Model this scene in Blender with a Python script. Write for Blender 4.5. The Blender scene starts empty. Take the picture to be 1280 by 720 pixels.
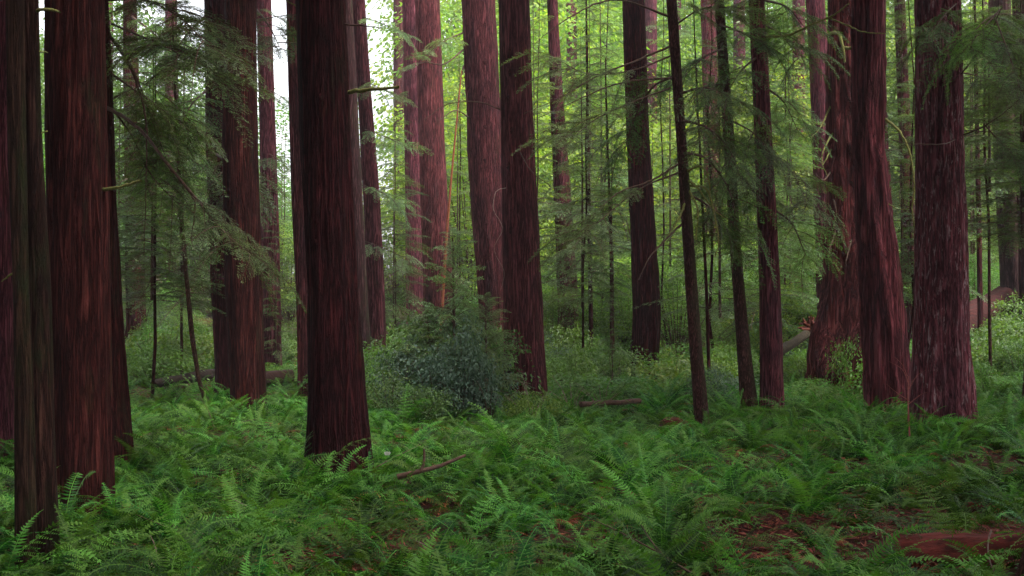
import bpy, math, numpy as np
from mathutils import Vector, Matrix
PI = math.pi
rng = np.random.default_rng(7)
scene = bpy.context.scene
COL = scene.collection

# ------------------------------------------------------------------ camera model
F = 1545.0; CAMH = 2.4; YH = 385.0
PHI = math.atan((YH - 360.0) / F)
fw = np.array([0, math.cos(PHI), math.sin(PHI)]); up = np.array([0, -math.sin(PHI), math.cos(PHI)])
def P(px, py, D):
    a = (px - 640.0) / F; b = (360.0 - py) / F
    d = fw + b * up + np.array([a, 0, 0])
    t = D / d[1]
    return np.array([0, 0, CAMH]) + t * d

cam = bpy.data.cameras.new('camera'); camo = bpy.data.objects.new('camera', cam); COL.objects.link(camo)
cam.sensor_width = 36; cam.lens = 36 * F / 1280; cam.clip_end = 3000; cam.clip_start = 0.05
camo.location = (0, 0, CAMH); camo.rotation_euler = (PI / 2 + PHI, 0, 0)
cam.dof.use_dof = False
scene.camera = camo

# ------------------------------------------------------------------ smooth noise for numpy
_perm = rng.random((64, 64))
def vnoise(x, y):
    x = np.asarray(x, float); y = np.asarray(y, float)
    xi = np.floor(x).astype(int); yi = np.floor(y).astype(int)
    fx = x - xi; fy = y - yi
    fx = fx * fx * (3 - 2 * fx); fy = fy * fy * (3 - 2 * fy)
    a = _perm[xi % 64, yi % 64]; b = _perm[(xi + 1) % 64, yi % 64]
    c = _perm[xi % 64, (yi + 1) % 64]; d = _perm[(xi + 1) % 64, (yi + 1) % 64]
    return (a * (1 - fx) + b * fx) * (1 - fy) + (c * (1 - fx) + d * fx) * fy
def ground(x, y):
    x = np.asarray(x, float); y = np.asarray(y, float)
    g = 0.26 * (vnoise(x * .35 + 3, y * .35) - .5) + 0.12 * (vnoise(x * 1.1, y * 1.1 + 9) - .5)
    r = np.clip((y - 42) / 80.0, 0, 3)
    g = g + r * 3.4
    s = np.clip((x - 8) / 8, 0, 1) * np.clip((y - 22) / 14, 0, 1)      # right bank, a little higher
    g = g + 0.75 * s * s * (3 - 2 * s)
    return g
def hit(px, py, h=0.24):
    lo, last = 4.0, None
    for D in np.arange(5, 120, .1):
        p = P(px, py, D)
        if p[2] <= ground(p[0], p[1]) + h: return D
    return 120.0

# ------------------------------------------------------------------ materials
def newmat(name):
    m = bpy.data.materials.new(name); m.use_nodes = True
    nt = m.node_tree; nt.nodes.clear()
    out = nt.nodes.new('ShaderNodeOutputMaterial')
    return m, nt, out
def N(nt, t, **kw):
    n = nt.nodes.new(t)
    for k, v in kw.items():
        if k in n.inputs.keys(): n.inputs[k].default_value = v
        else: setattr(n, k, v)
    return n
def ramp(nt, stops):
    r = nt.nodes.new('ShaderNodeValToRGB'); e = r.color_ramp.elements
    while len(e) < len(stops): e.new(0.5)
    for i, (p, c) in enumerate(stops):
        e[i].position = p; e[i].color = (*c, 1) if len(c) == 3 else c
    return r
def mix(nt, fac, a, b, mode='MIX'):
    m = nt.nodes.new('ShaderNodeMix'); m.data_type = 'RGBA'; m.blend_type = mode
    L = nt.links
    for s, v in ((0, fac), (6, a), (7, b)):
        if hasattr(v, 'links'): L.new(v, m.inputs[s])
        else: m.inputs[s].default_value = v if s == 0 else (*v, 1)
    return m.outputs[2]
def math_(nt, op, a, b=0.0):
    m = nt.nodes.new('ShaderNodeMath'); m.operation = op
    for s, v in ((0, a), (1, b)):
        if hasattr(v, 'links'): nt.links.new(v, m.inputs[s])
        else: m.inputs[s].default_value = v
    return m.outputs[0]

def bark(name, dark, mid, light, moss=0.0, moss_col=(.055, .075, .03), fib=16.0, stretch=.07, bump=.8, streak=0.0):
    m, nt, out = newmat(name); L = nt.links
    tc = N(nt, 'ShaderNodeTexCoord')
    oi = N(nt, 'ShaderNodeObjectInfo')
    off = nt.nodes.new('ShaderNodeVectorMath'); off.operation = 'ADD'
    L.new(tc.outputs['Object'], off.inputs[0])
    cmb = nt.nodes.new('ShaderNodeCombineXYZ'); L.new(math_(nt, 'MULTIPLY', oi.outputs['Random'], 37.0), cmb.inputs[0]); L.new(math_(nt, 'MULTIPLY', oi.outputs['Random'], 91.0), cmb.inputs[2])
    L.new(cmb.outputs[0], off.inputs[1])
    mp = N(nt, 'ShaderNodeMapping'); mp.inputs['Scale'].default_value = (1, 1, stretch); L.new(off.outputs[0], mp.inputs[0])
    n1 = N(nt, 'ShaderNodeTexNoise', Scale=fib, Detail=6.0, Roughness=.65, Distortion=.5); L.new(mp.outputs[0], n1.inputs['Vector'])
    n2 = N(nt, 'ShaderNodeTexNoise', Scale=fib * 3.2, Detail=5.0, Roughness=.7); L.new(mp.outputs[0], n2.inputs['Vector'])
    mp3 = N(nt, 'ShaderNodeMapping'); mp3.inputs['Scale'].default_value = (1, 1, .3); L.new(off.outputs[0], mp3.inputs[0])
    n3 = N(nt, 'ShaderNodeTexNoise', Scale=2.2, Detail=4.0, Roughness=.6); L.new(mp3.outputs[0], n3.inputs['Vector'])
    ridge = math_(nt, 'ABSOLUTE', math_(nt, 'SUBTRACT', n1.outputs[0], .5))
    h = math_(nt, 'ADD', math_(nt, 'MULTIPLY', ridge, 3.2), math_(nt, 'MULTIPLY', n2.outputs[0], .45))
    r = ramp(nt, [(.20, dark), (.34, tuple(x * .45 for x in mid)), (.56, mid), (1.0, light)]); L.new(h, r.inputs[0])
    pr = ramp(nt, [(.3, (.55, .55, .6)), (.7, (1.25, 1.12, 1.1))]); L.new(n3.outputs[0], pr.inputs[0])
    col = mix(nt, 1.0, r.outputs[0], pr.outputs[0], 'MULTIPLY')
    if streak:
        mp4 = N(nt, 'ShaderNodeMapping'); mp4.inputs['Scale'].default_value = (1, 1, .16); L.new(off.outputs[0], mp4.inputs[0])
        n5 = N(nt, 'ShaderNodeTexNoise', Scale=26.0, Detail=5.0, Roughness=.7, Distortion=.6); L.new(mp4.outputs[0], n5.inputs['Vector'])
        sr = ramp(nt, [(.55, (0, 0, 0)), (.66, (1, 1, 1))]); L.new(n5.outputs[0], sr.inputs[0])
        col = mix(nt, math_(nt, 'MULTIPLY', math_(nt, 'MULTIPLY', sr.outputs[0], streak), math_(nt, 'MAXIMUM', math_(nt, 'MULTIPLY', math_(nt, 'SUBTRACT', n3.outputs[0], .36), 4.5), 0.05)), col, (.36, .25, .25))
    # grey-green algae and moss, each tree its own amount
    n4 = N(nt, 'ShaderNodeTexNoise', Scale=3.0, Detail=7.0, Roughness=.7); L.new(mp3.outputs[0], n4.inputs['Vector'])
    geo = N(nt, 'ShaderNodeNewGeometry'); sx = nt.nodes.new('ShaderNodeSeparateXYZ'); L.new(geo.outputs['Normal'], sx.inputs[0])
    mf = math_(nt, 'ADD', n4.outputs[0], math_(nt, 'MULTIPLY', sx.outputs[0], .10))
    mr = ramp(nt, [(.62 - .3 * moss, (0, 0, 0)), (.86 - .3 * moss, (1, 1, 1))]); L.new(mf, mr.inputs[0])
    col = mix(nt, math_(nt, 'MULTIPLY', mr.outputs[0], min(1, .25 + moss)), col, moss_col)
    hs = N(nt, 'ShaderNodeHueSaturation'); L.new(col, hs.inputs['Color'])
    L.new(math_(nt, 'ADD', math_(nt, 'MULTIPLY', oi.outputs['Random'], .5), .8), hs.inputs['Value']); L.new(math_(nt, 'ADD', math_(nt, 'MULTIPLY', math_(nt, 'FRACT', math_(nt, 'MULTIPLY', oi.outputs['Random'], 13.7)), .018), .485), hs.inputs['Hue'])
    b = N(nt, 'ShaderNodeBump', Strength=min(1, bump * 1.2), Distance=.14); L.new(h, b.inputs['Height'])
    p = N(nt, 'ShaderNodeBsdfPrincipled', Roughness=.88); p.inputs['Specular IOR Level'].default_value = .06
    L.new(hs.outputs[0], p.inputs['Base Color']); L.new(b.outputs[0], p.inputs['Normal']); L.new(p.outputs[0], out.inputs[0])
    return m
def leafmat(name, c0, c1, c2, trans=.4, rough=.45, spec=.35, objvar=.25, tcol=None):
    m, nt, out = newmat(name); L = nt.links
    at = N(nt, 'ShaderNodeAttribute', attribute_name='tint')
    oi = N(nt, 'ShaderNodeObjectInfo')
    r = ramp(nt, [(.05, c0), (.5, c1), (.97, c2)]); L.new(at.outputs['Fac'], r.inputs[0])
    hs = N(nt, 'ShaderNodeHueSaturation'); L.new(r.outputs[0], hs.inputs['Color'])
    L.new(math_(nt, 'ADD', math_(nt, 'MULTIPLY', oi.outputs['Random'], objvar * 2), 1 - objvar), hs.inputs['Value'])
    L.new(math_(nt, 'ADD', math_(nt, 'MULTIPLY', oi.outputs['Random'], .045), .472 if c1[1] > c1[0] else .485), hs.inputs['Hue'])
    p = N(nt, 'ShaderNodeBsdfPrincipled', Roughness=rough); p.inputs['Specular IOR Level'].default_value = spec
    t = N(nt, 'ShaderNodeBsdfTranslucent')
    L.new(hs.outputs[0], p.inputs['Base Color'])
    L.new(mix(nt, 1.0, hs.outputs[0], tcol or (1.25, 1.35, .5), 'MULTIPLY'), t.inputs[0])
    ms = N(nt, 'ShaderNodeMixShader', Fac=trans); L.new(p.outputs[0], ms.inputs[1]); L.new(t.outputs[0], ms.inputs[2])
    L.new(ms.outputs[0], out.inputs[0])
    return m
def plain(name, c, rough=.8, c2=None, scale=8, stretch=None):
    m, nt, out = newmat(name); L = nt.links
    p = N(nt, 'ShaderNodeBsdfPrincipled', Roughness=rough); p.inputs['Specular IOR Level'].default_value = .25
    tc = N(nt, 'ShaderNodeTexCoord'); n = N(nt, 'ShaderNodeTexNoise', Scale=scale, Detail=6.0, Roughness=.65)
    if stretch:
        mp = N(nt, 'ShaderNodeMapping'); mp.inputs['Scale'].default_value = stretch; L.new(tc.outputs['Object'], mp.inputs[0]); L.new(mp.outputs[0], n.inputs['Vector'])
    else: L.new(tc.outputs['Object'], n.inputs['Vector'])
    r = ramp(nt, [(.3, c), (.7, c2 or tuple(x * 1.8 for x in c))]); L.new(n.outputs[0], r.inputs[0]); L.new(r.outputs[0], p.inputs['Base Color'])
    b = N(nt, 'ShaderNodeBump', Strength=.6, Distance=.06); L.new(n.outputs[0], b.inputs['Height']); L.new(b.outputs[0], p.inputs['Normal'])
    L.new(p.outputs[0], out.inputs[0]); return m

MB = {
 'dark':  bark('bark_dark_red', (.016, .005, .0045), (.074, .0175, .016), (.15, .042, .036), moss=.08),
 'red':   bark('bark_red', (.035, .010, .012), (.175, .048, .052), (.31, .115, .125), moss=.08),
 'flaky': bark('bark_flaky', (.03, .009, .010), (.185, .052, .056), (.34, .16, .16), moss=.03, fib=11, stretch=.10, bump=1.0, streak=1.0),
 'ridge': bark('bark_ridged', (.035, .010, .010), (.185, .050, .047), (.34, .13, .12), moss=.12, fib=9, stretch=.05, bump=1.0),
 'mossy': bark('bark_mossy', (.015, .009, .006), (.065, .033, .022), (.13, .075, .045), moss=.42, moss_col=(.026, .042, .013)),
 'brown': bark('bark_brown', (.025, .013, .009), (.11, .05, .038), (.19, .10, .08), moss=.4, fib=30, stretch=.2, moss_col=(.06, .065, .03)),
 'grey':  bark('bark_grey', (.05, .028, .026), (.12, .058, .056), (.22, .13, .125), moss=.25, fib=14),
}
M_twig = plain('twig_wood', (.035, .018, .012), .85, (.09, .045, .03), 12)
M_mosstwig = plain('mossy_twig', (.07, .075, .02), .95, (.22, .20, .055), 30)
M_paletwig = plain('pale_dead_twig', (.13, .075, .065), .8, (.26, .18, .155), 20)
M_orange = plain('orange_dead_wood', (.15, .038, .018), .85, (.28, .085, .035), 10)
M_redwood = plain('rotten_red_wood', (.022, .006, .005), .9, (.16, .026, .02), 16, (.14, 1, 1))
M_hem = leafmat('conifer_foliage', (.022, .048, .013), (.048, .095, .026), (.105, .165, .05), .42)
M_red_f = leafmat('redwood_foliage', (.014, .034, .014), (.03, .068, .025), (.06, .11, .04), .33)
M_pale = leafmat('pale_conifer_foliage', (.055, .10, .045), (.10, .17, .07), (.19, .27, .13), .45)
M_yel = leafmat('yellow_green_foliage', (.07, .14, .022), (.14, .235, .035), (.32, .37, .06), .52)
M_midg = leafmat('broadleaf_foliage', (.04, .10, .02), (.075, .16, .03), (.15, .26, .05), .45)
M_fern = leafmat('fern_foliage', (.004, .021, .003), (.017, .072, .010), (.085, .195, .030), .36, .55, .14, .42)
M_deadf = leafmat('dead_fern_frond', (.05, .014, .008), (.14, .035, .02), (.27, .08, .035), .2, .7, .2, .2, tcol=(1.2, .8, .5))
M_shrub = leafmat('shrub_foliage', (.03, .07, .02), (.055, .12, .028), (.12, .20, .05), .4)
M_blue = leafmat('grey_green_foliage', (.03, .06, .045), (.055, .10, .07), (.10, .15, .10), .3, .5, .25)
M_sorrel = leafmat('sorrel_foliage', (.015, .055, .010), (.03, .10, .018), (.06, .15, .03), .35, .6, .15)
M_litter = leafmat('litter', (.025, .008, .005), (.085, .022, .013), (.21, .07, .038), .05, .8, .15, 0, tcol=(1, .8, .6))

# ------------------------------------------------------------------ mesh collector
class MBd:
    def __init__(s): s.v = []; s.f = []; s.m = []; s.t = []; s.n = 0; s.sm = []
    def add(s, v, f, mi=0, tint=None, smooth=False):
        v = np.asarray(v, float); f = np.asarray(f, int)
        s.v.append(v); s.f.append(f + s.n); s.m.append(np.full(len(f), mi)); s.sm.append(np.full(len(f), smooth))
        s.t.append(np.full(len(v), .5) if tint is None else np.asarray(tint, float)); s.n += len(v)
    def mesh(s, name, mats):
        v = np.concatenate(s.v); f = np.concatenate(s.f)
        me = bpy.data.meshes.new(name)
        me.vertices.add(len(v)); me.vertices.foreach_set('co', v.astype(np.float32).ravel())
        me.loops.add(len(f) * 4); me.loops.foreach_set('vertex_index', f.astype(np.int32).ravel())
        me.polygons.add(len(f)); me.polygons.foreach_set('loop_start', np.arange(0, len(f) * 4, 4, dtype=np.int32))
        me.polygons.foreach_set('loop_total', np.full(len(f), 4, dtype=np.int32))
        me.polygons.foreach_set('material_index', np.concatenate(s.m).astype(np.int32))
        me.polygons.foreach_set('use_smooth', np.concatenate(s.sm))
        a = me.attributes.new('tint', 'FLOAT', 'POINT'); a.data.foreach_set('value', np.concatenate(s.t).astype(np.float32))
        for m in mats: me.materials.append(m)
        me.update(calc_edges=True)
        return me
def link(name, me, parent=None, loc=(0, 0, 0)):
    o = bpy.data.objects.new(name, me); COL.objects.link(o); o.location = loc
    if parent: o.parent = parent
    return o
def tag(o, label=None, cat=None, group=None, kind=None):
    for k, v in (('label', label), ('category', cat), ('group', group), ('kind', kind)):
        if v: o[k] = v
    return o
def nrm(a): return a / np.maximum(1e-9, np.linalg.norm(a, axis=-1, keepdims=True))

def tube(B, pts, rad, ns=6, mi=0, tint=None, smooth=True):
    pts = np.asarray(pts, float); n = len(pts); rad = np.broadcast_to(rad, (n,)).astype(float)
    tg = nrm(np.gradient(pts, axis=0))
    ref = np.array([0.13, 0.21, 1.0]) if abs(tg[0][2]) < .8 else np.array([1.0, .2, .1])
    a = nrm(np.cross(tg, ref)); b = np.cross(tg, a)
    th = np.arange(ns) * 2 * PI / ns
    v = pts[:, None] + rad[:, None, None] * (np.cos(th)[None, :, None] * a[:, None] + np.sin(th)[None, :, None] * b[:, None])
    i = np.arange(n - 1)[:, None]; j = np.arange(ns)[None]; j2 = (j + 1) % ns
    f = np.stack([i * ns + j, i * ns + j2, (i + 1) * ns + j2, (i + 1) * ns + j], -1).reshape(-1, 4)
    B.add(v.reshape(-1, 3), f, mi, None if tint is None else np.full(n * ns, tint), smooth)
def spline(pts, k=6):
    pts = np.asarray(pts, float)
    if len(pts) < 3:
        t = np.linspace(0, 1, k * (len(pts) - 1) + 1)[:, None]; return pts[0] * (1 - t) + pts[-1] * t
    q = np.vstack([2 * pts[0] - pts[1], pts, 2 * pts[-1] - pts[-2]]); out = []
    for i in range(1, len(q) - 2):
        for t in np.arange(k) / k:
            p0, p1, p2, p3 = q[i - 1:i + 3]
            out.append(.5 * ((2 * p1) + (-p0 + p2) * t + (2 * p0 - 5 * p1 + 4 * p2 - p3) * t * t + (-p0 + 3 * p1 - 3 * p2 + p3) * t ** 3))
    out.append(pts[-1]); return np.array(out)
def leaves(B, p, d, n, ln, wd, mi=0, tint=None, mid=.4):
    p = np.asarray(p, float); d = nrm(d); s = nrm(np.cross(d, n)); n2 = np.cross(s, d)
    ln = np.broadcast_to(ln, (len(p),))[:, None]; wd = np.broadcast_to(wd, (len(p),))[:, None]
    v = np.stack([p, p + d * ln * mid + s * wd * .5 - n2 * wd * .12, p + d * ln, p + d * ln * mid - s * wd * .5 - n2 * wd * .12], 1)
    k = len(p); f = np.arange(k * 4).reshape(k, 4)
    t = np.repeat(rng.random(k) if tint is None else tint, 4)
    B.add(v.reshape(-1, 3), f, mi, t)

# ------------------------------------------------------------------ conifer boughs
def spray(L=2.0, ntw=24, leaf=.07, wid=.02, droop=.35, rise=.12, side=.34, stem=.014, tintc=None, hang=.25, step=1.0):
    """one bough growing along +X: stem, side twigs, and flat leaflets on each twig; returns a builder"""
    B = MBd(); tt = np.linspace(0, 1, 12)
    wob = rng.normal(0, .03, 2)
    cx = lambda t: np.stack([L * t, L * (wob[0] * np.sin(3 * t) + wob[1] * t), L * (rise * t - droop * t ** 2)], -1)
    tube(B, cx(tt), stem * (1.15 - tt) * L / 2 + .002, 4, 1)
    PP, DD, NN, TT = [], [], [], []
    for k in range(ntw):
        t = .10 + .9 * (k + rng.random() * .7) / ntw
        if rng.random() < .07: continue
        c = cx(np.array([t]))[0]
        for sgn in (-1, 1):
            if rng.random() < .08: continue
            l = L * side * (1.02 - t) ** .75 * (0.6 + .4 * min(1, t / .3)) * rng.uniform(.65, 1.15) + leaf
            ang = math.radians(rng.uniform(42, 68)) * sgn
            dr = np.array([math.cos(ang), math.sin(ang), rng.normal(-.08, .13)])
            m = max(3, int(l / (leaf * .62 * step)))
            s = (np.arange(m) + .6) / m
            q = c + s[:, None] * dr * l; q[:, 2] -= hang * l * s ** 2
            dd = np.tile(dr, (m, 1)); dd[:, 2] -= 2 * hang * s
            base = (.5 if tintc is None else tintc) + rng.normal(0, .13)
            for sg2 in (-1, 1):
                a2 = ang + sg2 * math.radians(48)
                d2 = np.stack([np.full(m, math.cos(a2)), np.full(m, math.sin(a2)), dd[:, 2] * .8 + rng.normal(0, .22, m)], -1)
                PP.append(q + rng.normal(0, leaf * .12, (m, 3))); DD.append(d2)
                NN.append(np.stack([rng.normal(0, .35, m), rng.normal(0, .35, m), np.ones(m)], -1))
                TT.append(np.clip(base + .25 * (s - .3) + rng.normal(0, .12, m), 0, 1))
            PP.append(q[-1:]); DD.append(dd[-1:]); NN.append(np.array([[0, 0, 1.]])); TT.append(np.array([min(1, max(0, base + .3))]))
            # twig itself
            e = c + dr * l; e[2] -= hang * l
            w = np.array([0, 0, .004])
            B.add([c - w, c + w, e + w * .4, e - w * .4], [[0, 1, 2, 3]], 1)
    p = np.concatenate(PP); k = len(p)
    leaves(B, p, np.concatenate(DD), np.concatenate(NN), leaf * rng.uniform(.7, 1.25, k), wid * rng.uniform(.8, 1.2, k), 0, np.concatenate(TT))
    return B
def flat(B): return np.concatenate(B.v), np.concatenate(B.f), np.concatenate(B.m), np.concatenate(B.t)
def place(B, src, loc, az, pitch, sc, roll=0, dt=0):
    v, f, m, t = src
    R = (Matrix.Rotation(az, 3, 'Z') @ Matrix.Rotation(-pitch, 3, 'Y') @ Matrix.Rotation(roll, 3, 'X'))
    v2 = (v * sc) @ np.array(R).T + np.asarray(loc)
    B.v.append(v2); B.f.append(f + B.n); B.m.append(m); B.sm.append(np.zeros(len(f), bool)); B.t.append(np.clip(t + dt, 0, 1)); B.n += len(v)

SP_hem = [flat(spray(2.0, 24, .085, .024, d, r, .34)) for d, r in ((.35, .15), (.5, .25), (.22, .05), (.6, .3), (.42, .1))]
SP_sap = [flat(spray(1.6, 16, .085, .026, d, r, .36, hang=.4)) for d, r in ((.6, .3), (.9, .5), (.5, .2), (.7, .6))]
SP_big = [flat(spray(3.2, 22, .17, .055, d, r, .30, stem=.02)) for d, r in ((.35, .1), (.5, .2), (.25, .0), (.45, .3))]
SP_fine = [flat(spray(1.4, 26, .05, .014, d, r, .34, stem=.009)) for d, r in ((.4, .1), (.6, .2), (.8, .1), (.5, .3))]

def crown_mesh(name, mats, src, H, R, n, low=.0, lens=None, shape=1.0, base_len=2.0, gap=.15, pitch=0.0, jit=.14):
    """boughs set round an upright axis from z=0 to z=H, longest low down"""
    B = MBd(); tube(B, [(0, 0, 0), (0, 0, H * .5), (.05, 0, H)], [.035, .022, .004], 5, 1)
    for i in range(n):
        z = H * ((i + rng.random()) / n) ** 1.0
        u = z / H
        if vnoise(i * .35, R * 3) < gap: continue
        az = i * 2.39996 + rng.normal(0, .35)
        l = R * ((1 - u) ** shape * .9 + .12) * rng.uniform(.6, 1.15) * (low + (1 - low) * min(1, u / .12))
        s = src[rng.integers(len(src))]
        place(B, s, (0, 0, z), az, pitch + .35 * u + rng.normal(0, jit), l / base_len, rng.normal(0, .2), rng.normal(0, .12))
    return B.mesh(name, mats)
CR_red = [crown_mesh('redwood_crown_mesh', [M_red_f, M_twig], SP_big, 20, 4.2, 120, .5, base_len=3.2, shape=.6) for _ in range(3)]
CR_hem = [crown_mesh('conifer_crown_mesh', [M_hem, M_twig], SP_hem, h, r, n, .7, shape=.75, gap=.22, pitch=p_) for h, r, n, p_ in
          ((9, 1.9, 110, -.1), (11, 2.3, 120, -.2), (9, 1.6, 80, 0), (12, 2.4, 110, -.15))]
CR_pale = [crown_mesh('pale_crown_mesh', [M_pale, M_twig], SP_hem, h, r, n, .7, shape=.75, gap=.28, pitch=-.05) for h, r, n in
          ((10, 2.1, 80), (12, 2.4, 90))]
CR_sap = [crown_mesh('sapling_crown_mesh', [M_pale, M_twig], SP_sap, 3.0, 1.15, 95, .7, base_len=1.6, shape=.55, gap=.25, pitch=.35, jit=.3) for _ in range(2)]

def broad_mesh(name, mats, H, R, ncl, nl, leaf, flatz=.35, zlow=.12, stems=7, cl=.45, holes=.3):
    B = MBd()
    cs = []
    while len(cs) < ncl:
        p = rng.uniform(-1, 1, 3)
        r = np.linalg.norm(p)
        if r > 1 or r < .25: continue
        if vnoise(p[0] * 2.3 + 7, p[1] * 2.3 + p[2] * 3.1 + 40) < holes: continue
        cs.append(p)
    cs = np.array(cs); C = cs * [R, R, H * (1 - zlow) / 2] + [0, 0, H * (1 + zlow) / 2]
    for i in range(ncl):
        c = C[i]; k = int(nl * rng.uniform(.5, 1.4)); sz = cl * rng.uniform(.6, 1.35)
        q = rng.normal(0, 1, (k, 3)); q *= np.array([1, 1, flatz]) * sz; q[:, 2] -= .25 * (q[:, 0] ** 2 + q[:, 1] ** 2) / sz
        out = nrm(q + rng.normal(0, .4, (k, 3)) * sz); out[:, 2] -= .25
        n = np.stack([rng.normal(0, .5, k), rng.normal(0, .5, k), np.ones(k)], -1)
        leaves(B, c + q, out, n, leaf * rng.uniform(.6, 1.3, k), leaf * .55 * rng.uniform(.8, 1.2, k), 0,
               np.clip(.5 + rng.normal(0, .14) + rng.normal(0, .13, k), 0, 1), .45)
        if i % 3 == 0:
            b = np.array([C[i][0] * .15, C[i][1] * .15, H * .08 * rng.random()]); md = (b + c) / 2 + [0, 0, .12 * H * rng.random()]
            tube(B, spline([b, md, c], 4), np.linspace(.012 * H ** .5 + .004, .003, 9), 4, 1)
    return B.mesh(name, mats)
BR_yel = [broad_mesh('yellow_crown_mesh', [M_yel, M_twig], 12, 4.2, 120, 130, .20, cl=.75) for _ in range(2)]
BR_mid = [broad_mesh('green_crown_mesh', [M_midg, M_twig], 13, 4.5, 130, 130, .19, cl=.75) for _ in range(2)]
SH = [broad_mesh('shrub_mesh', [M_shrub, M_twig], 1.5, 1.0, 64, 42, .095, zlow=0, cl=.17, holes=.32) for _ in range(3)]
SHm = [broad_mesh('bright_shrub_mesh', [M_midg, M_twig], 1.8, 1.2, 66, 42, .11, zlow=.05, cl=.2, holes=.34) for _ in range(2)]
M_yshr = leafmat('yellow_green_shrub_foliage', (.05, .11, .018), (.095, .17, .026), (.18, .26, .04), .45)
SHy = [broad_mesh('yellow_shrub_mesh', [M_yshr, M_twig], 1.6, 1.2, 56, 42, .115, zlow=.1, cl=.2, flatz=.2, holes=.34)]
SHb = [broad_mesh('grey_green_shrub_mesh', [M_blue, M_twig], 1.5, 1.1, 80, 46, .09, zlow=0, cl=.18, holes=.28) for _ in range(2)]

# ------------------------------------------------------------------ trunks
def trunk_mesh(name, mat, cz, cx, cy, rr, D, Htot, lobes=5, flare=.25, furrow=.035, nf=26, seed=0, vis=None):
    """cz/cx/cy/rr: control heights, centre offsets, radii"""
    cz = np.asarray(cz, float)
    vis = vis or Htot
    step = max(.06, D / 190.0)
    zs = np.concatenate([np.arange(-.7, min(vis, Htot), step), np.arange(min(vis, Htot), Htot + .1, 1.0)])
    xs = np.interp(zs, cz, cx); ys = np.interp(zs, cz, cy); rs = np.interp(zs, cz, rr)
    k = max(3, int(.5 / step)) | 1                                    # soften the kinks between control rows
    ker = np.ones(k) / k
    sm = lambda a: np.convolve(np.pad(a, k // 2, mode='edge'), ker, 'valid')
    xs, rs = sm(xs), sm(rs)
    nr = int(np.clip(rr[0] * 2 * PI / max(.018, D / 900.0), 24, 150))
    th = np.arange(nr) * 2 * PI / nr
    T, Z = np.meshgrid(th, zs)
    sd = seed * 3.7
    tw = T + .25 * (vnoise(Z * .25 + sd, np.full_like(Z, sd)) - .5) + .02 * Z * math.sin(sd)
    u = (tw / (2 * PI) * nf)
    def per(u, n, z, s):  # periodic in angle
        return vnoise(np.mod(u, n), z + s) * (1 - np.mod(u, n) / n) + vnoise(np.mod(u, n) + n * 0 - n + 64, z + s) * (np.mod(u, n) / n)
    n1 = per(u, nf, Z * .55, sd); n2 = per(u * 2.3, nf * 2.3, Z * 1.4, sd + 11)
    n3 = per(u / 5, nf / 5.0, Z * .3, sd + 5)
    rid = 1 - np.abs(n1 * 2 - 1)
    fl = vnoise(np.abs(np.sin(tw / 2)) * nf * 1.6 + sd, Z * 3.1 + np.cos(tw) * 3)
    Rr = rs[:, None] * (1 + furrow * .55 * (fl - .5)) * (1 + furrow * (rid - .5) * 2 + furrow * .6 * (n2 - .5) + .06 * (n3 - .5))
    zz = np.maximum(Z, 0)
    Rr *= 1 + flare * np.exp(-zz / (rr[0] * 1.1 + .1)) * (.55 + .45 * np.cos(lobes * T + sd)) + .035 * np.exp(-zz / 3.0) * np.cos((lobes + 1) * T + 2 * sd)
    v = np.stack([xs[:, None] + Rr * np.cos(T), ys[:, None] + Rr * np.sin(T), Z], -1).reshape(-1, 3)
    n = len(zs)
    i = np.arange(n - 1)[:, None]; j = np.arange(nr)[None]; j2 = (j + 1) % nr
    f = np.stack([i * nr + j, i * nr + j2, (i + 1) * nr + j2, (i + 1) * nr + j], -1).reshape(-1, 4)
    B = MBd(); B.add(v, f, 0, None, True)
    return B.mesh(name, [mat]), (lambda z: (float(np.interp(z, zs, xs)), float(np.interp(z, zs, ys)), float(np.interp(z, zs, rs))))

def empty(name, loc):
    o = bpy.data.objects.new(name, None); COL.objects.link(o); o.location = loc; o.empty_display_size = .3; return o
TR = {}
def tree(key, name, label, rows, mat='red', D=None, top=30, crown=None, crown_z=None, crown_s=1.0, flare=.26, furrow=.06, nf=26, lobes=5, basepx=None, group=None, cat='tree', yoff=None):
    """rows: (py, x_left, x_right) from the top of the frame to the visible foot"""
    by = rows[-1][0]; bx = (rows[-1][1] + rows[-1][2]) / 2
    if D is None: D = hit(bx, by)
    base = P(bx, by, D); gz = float(ground(base[0], D)); origin = np.array([base[0], D, gz - .03])
    cz, cx, rr = [], [], []
    for (py, a, b) in reversed(rows):
        c = P((a + b) / 2, py, D); cz.append(c[2] - origin[2]); cx.append(c[0] - origin[0]); rr.append((b - a) / F * D / 2)
    rr = np.array(rr); rr[0] /= (1 + flare * .35)
    vis = cz[-1] + 1
    s = (cx[-1] - cx[-2]) / (cz[-1] - cz[-2]); s = float(np.clip(s, -.05, .05))
    cz = [-.7] + cz + [max(top, cz[-1] + 4)]; cx = [cx[0]] + cx + [cx[-1] + s * (cz[-1] - cz[-2])]
    rr = [rr[0] * 1.05] + list(rr) + [rr[-1] * .35]
    seed = len(TR) + 1
    me, at = trunk_mesh(name + '_trunk_mesh', MB[mat], cz, cx, np.zeros(len(cz)), rr, D, cz[-1], lobes, flare, furrow, nf, seed, vis)
    e = tag(empty(name, origin), label, cat, group)
    tr = link('trunk', me, e)
    if crown is not None and not (D > 36 and crown in CR_red):
        z0 = crown_z if crown_z is not None else vis + .8
        c = link('crown', crown, e, (at(z0)[0], 0, z0)); c.rotation_euler.z = rng.uniform(0, 6.28)
        k = (cz[-1] - z0 + 1.5) / (20 if crown in CR_red else 12); c.scale = (crown_s, crown_s, k)
    TR[key] = dict(root=e, D=D, o=origin, at=at)
    return e
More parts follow.
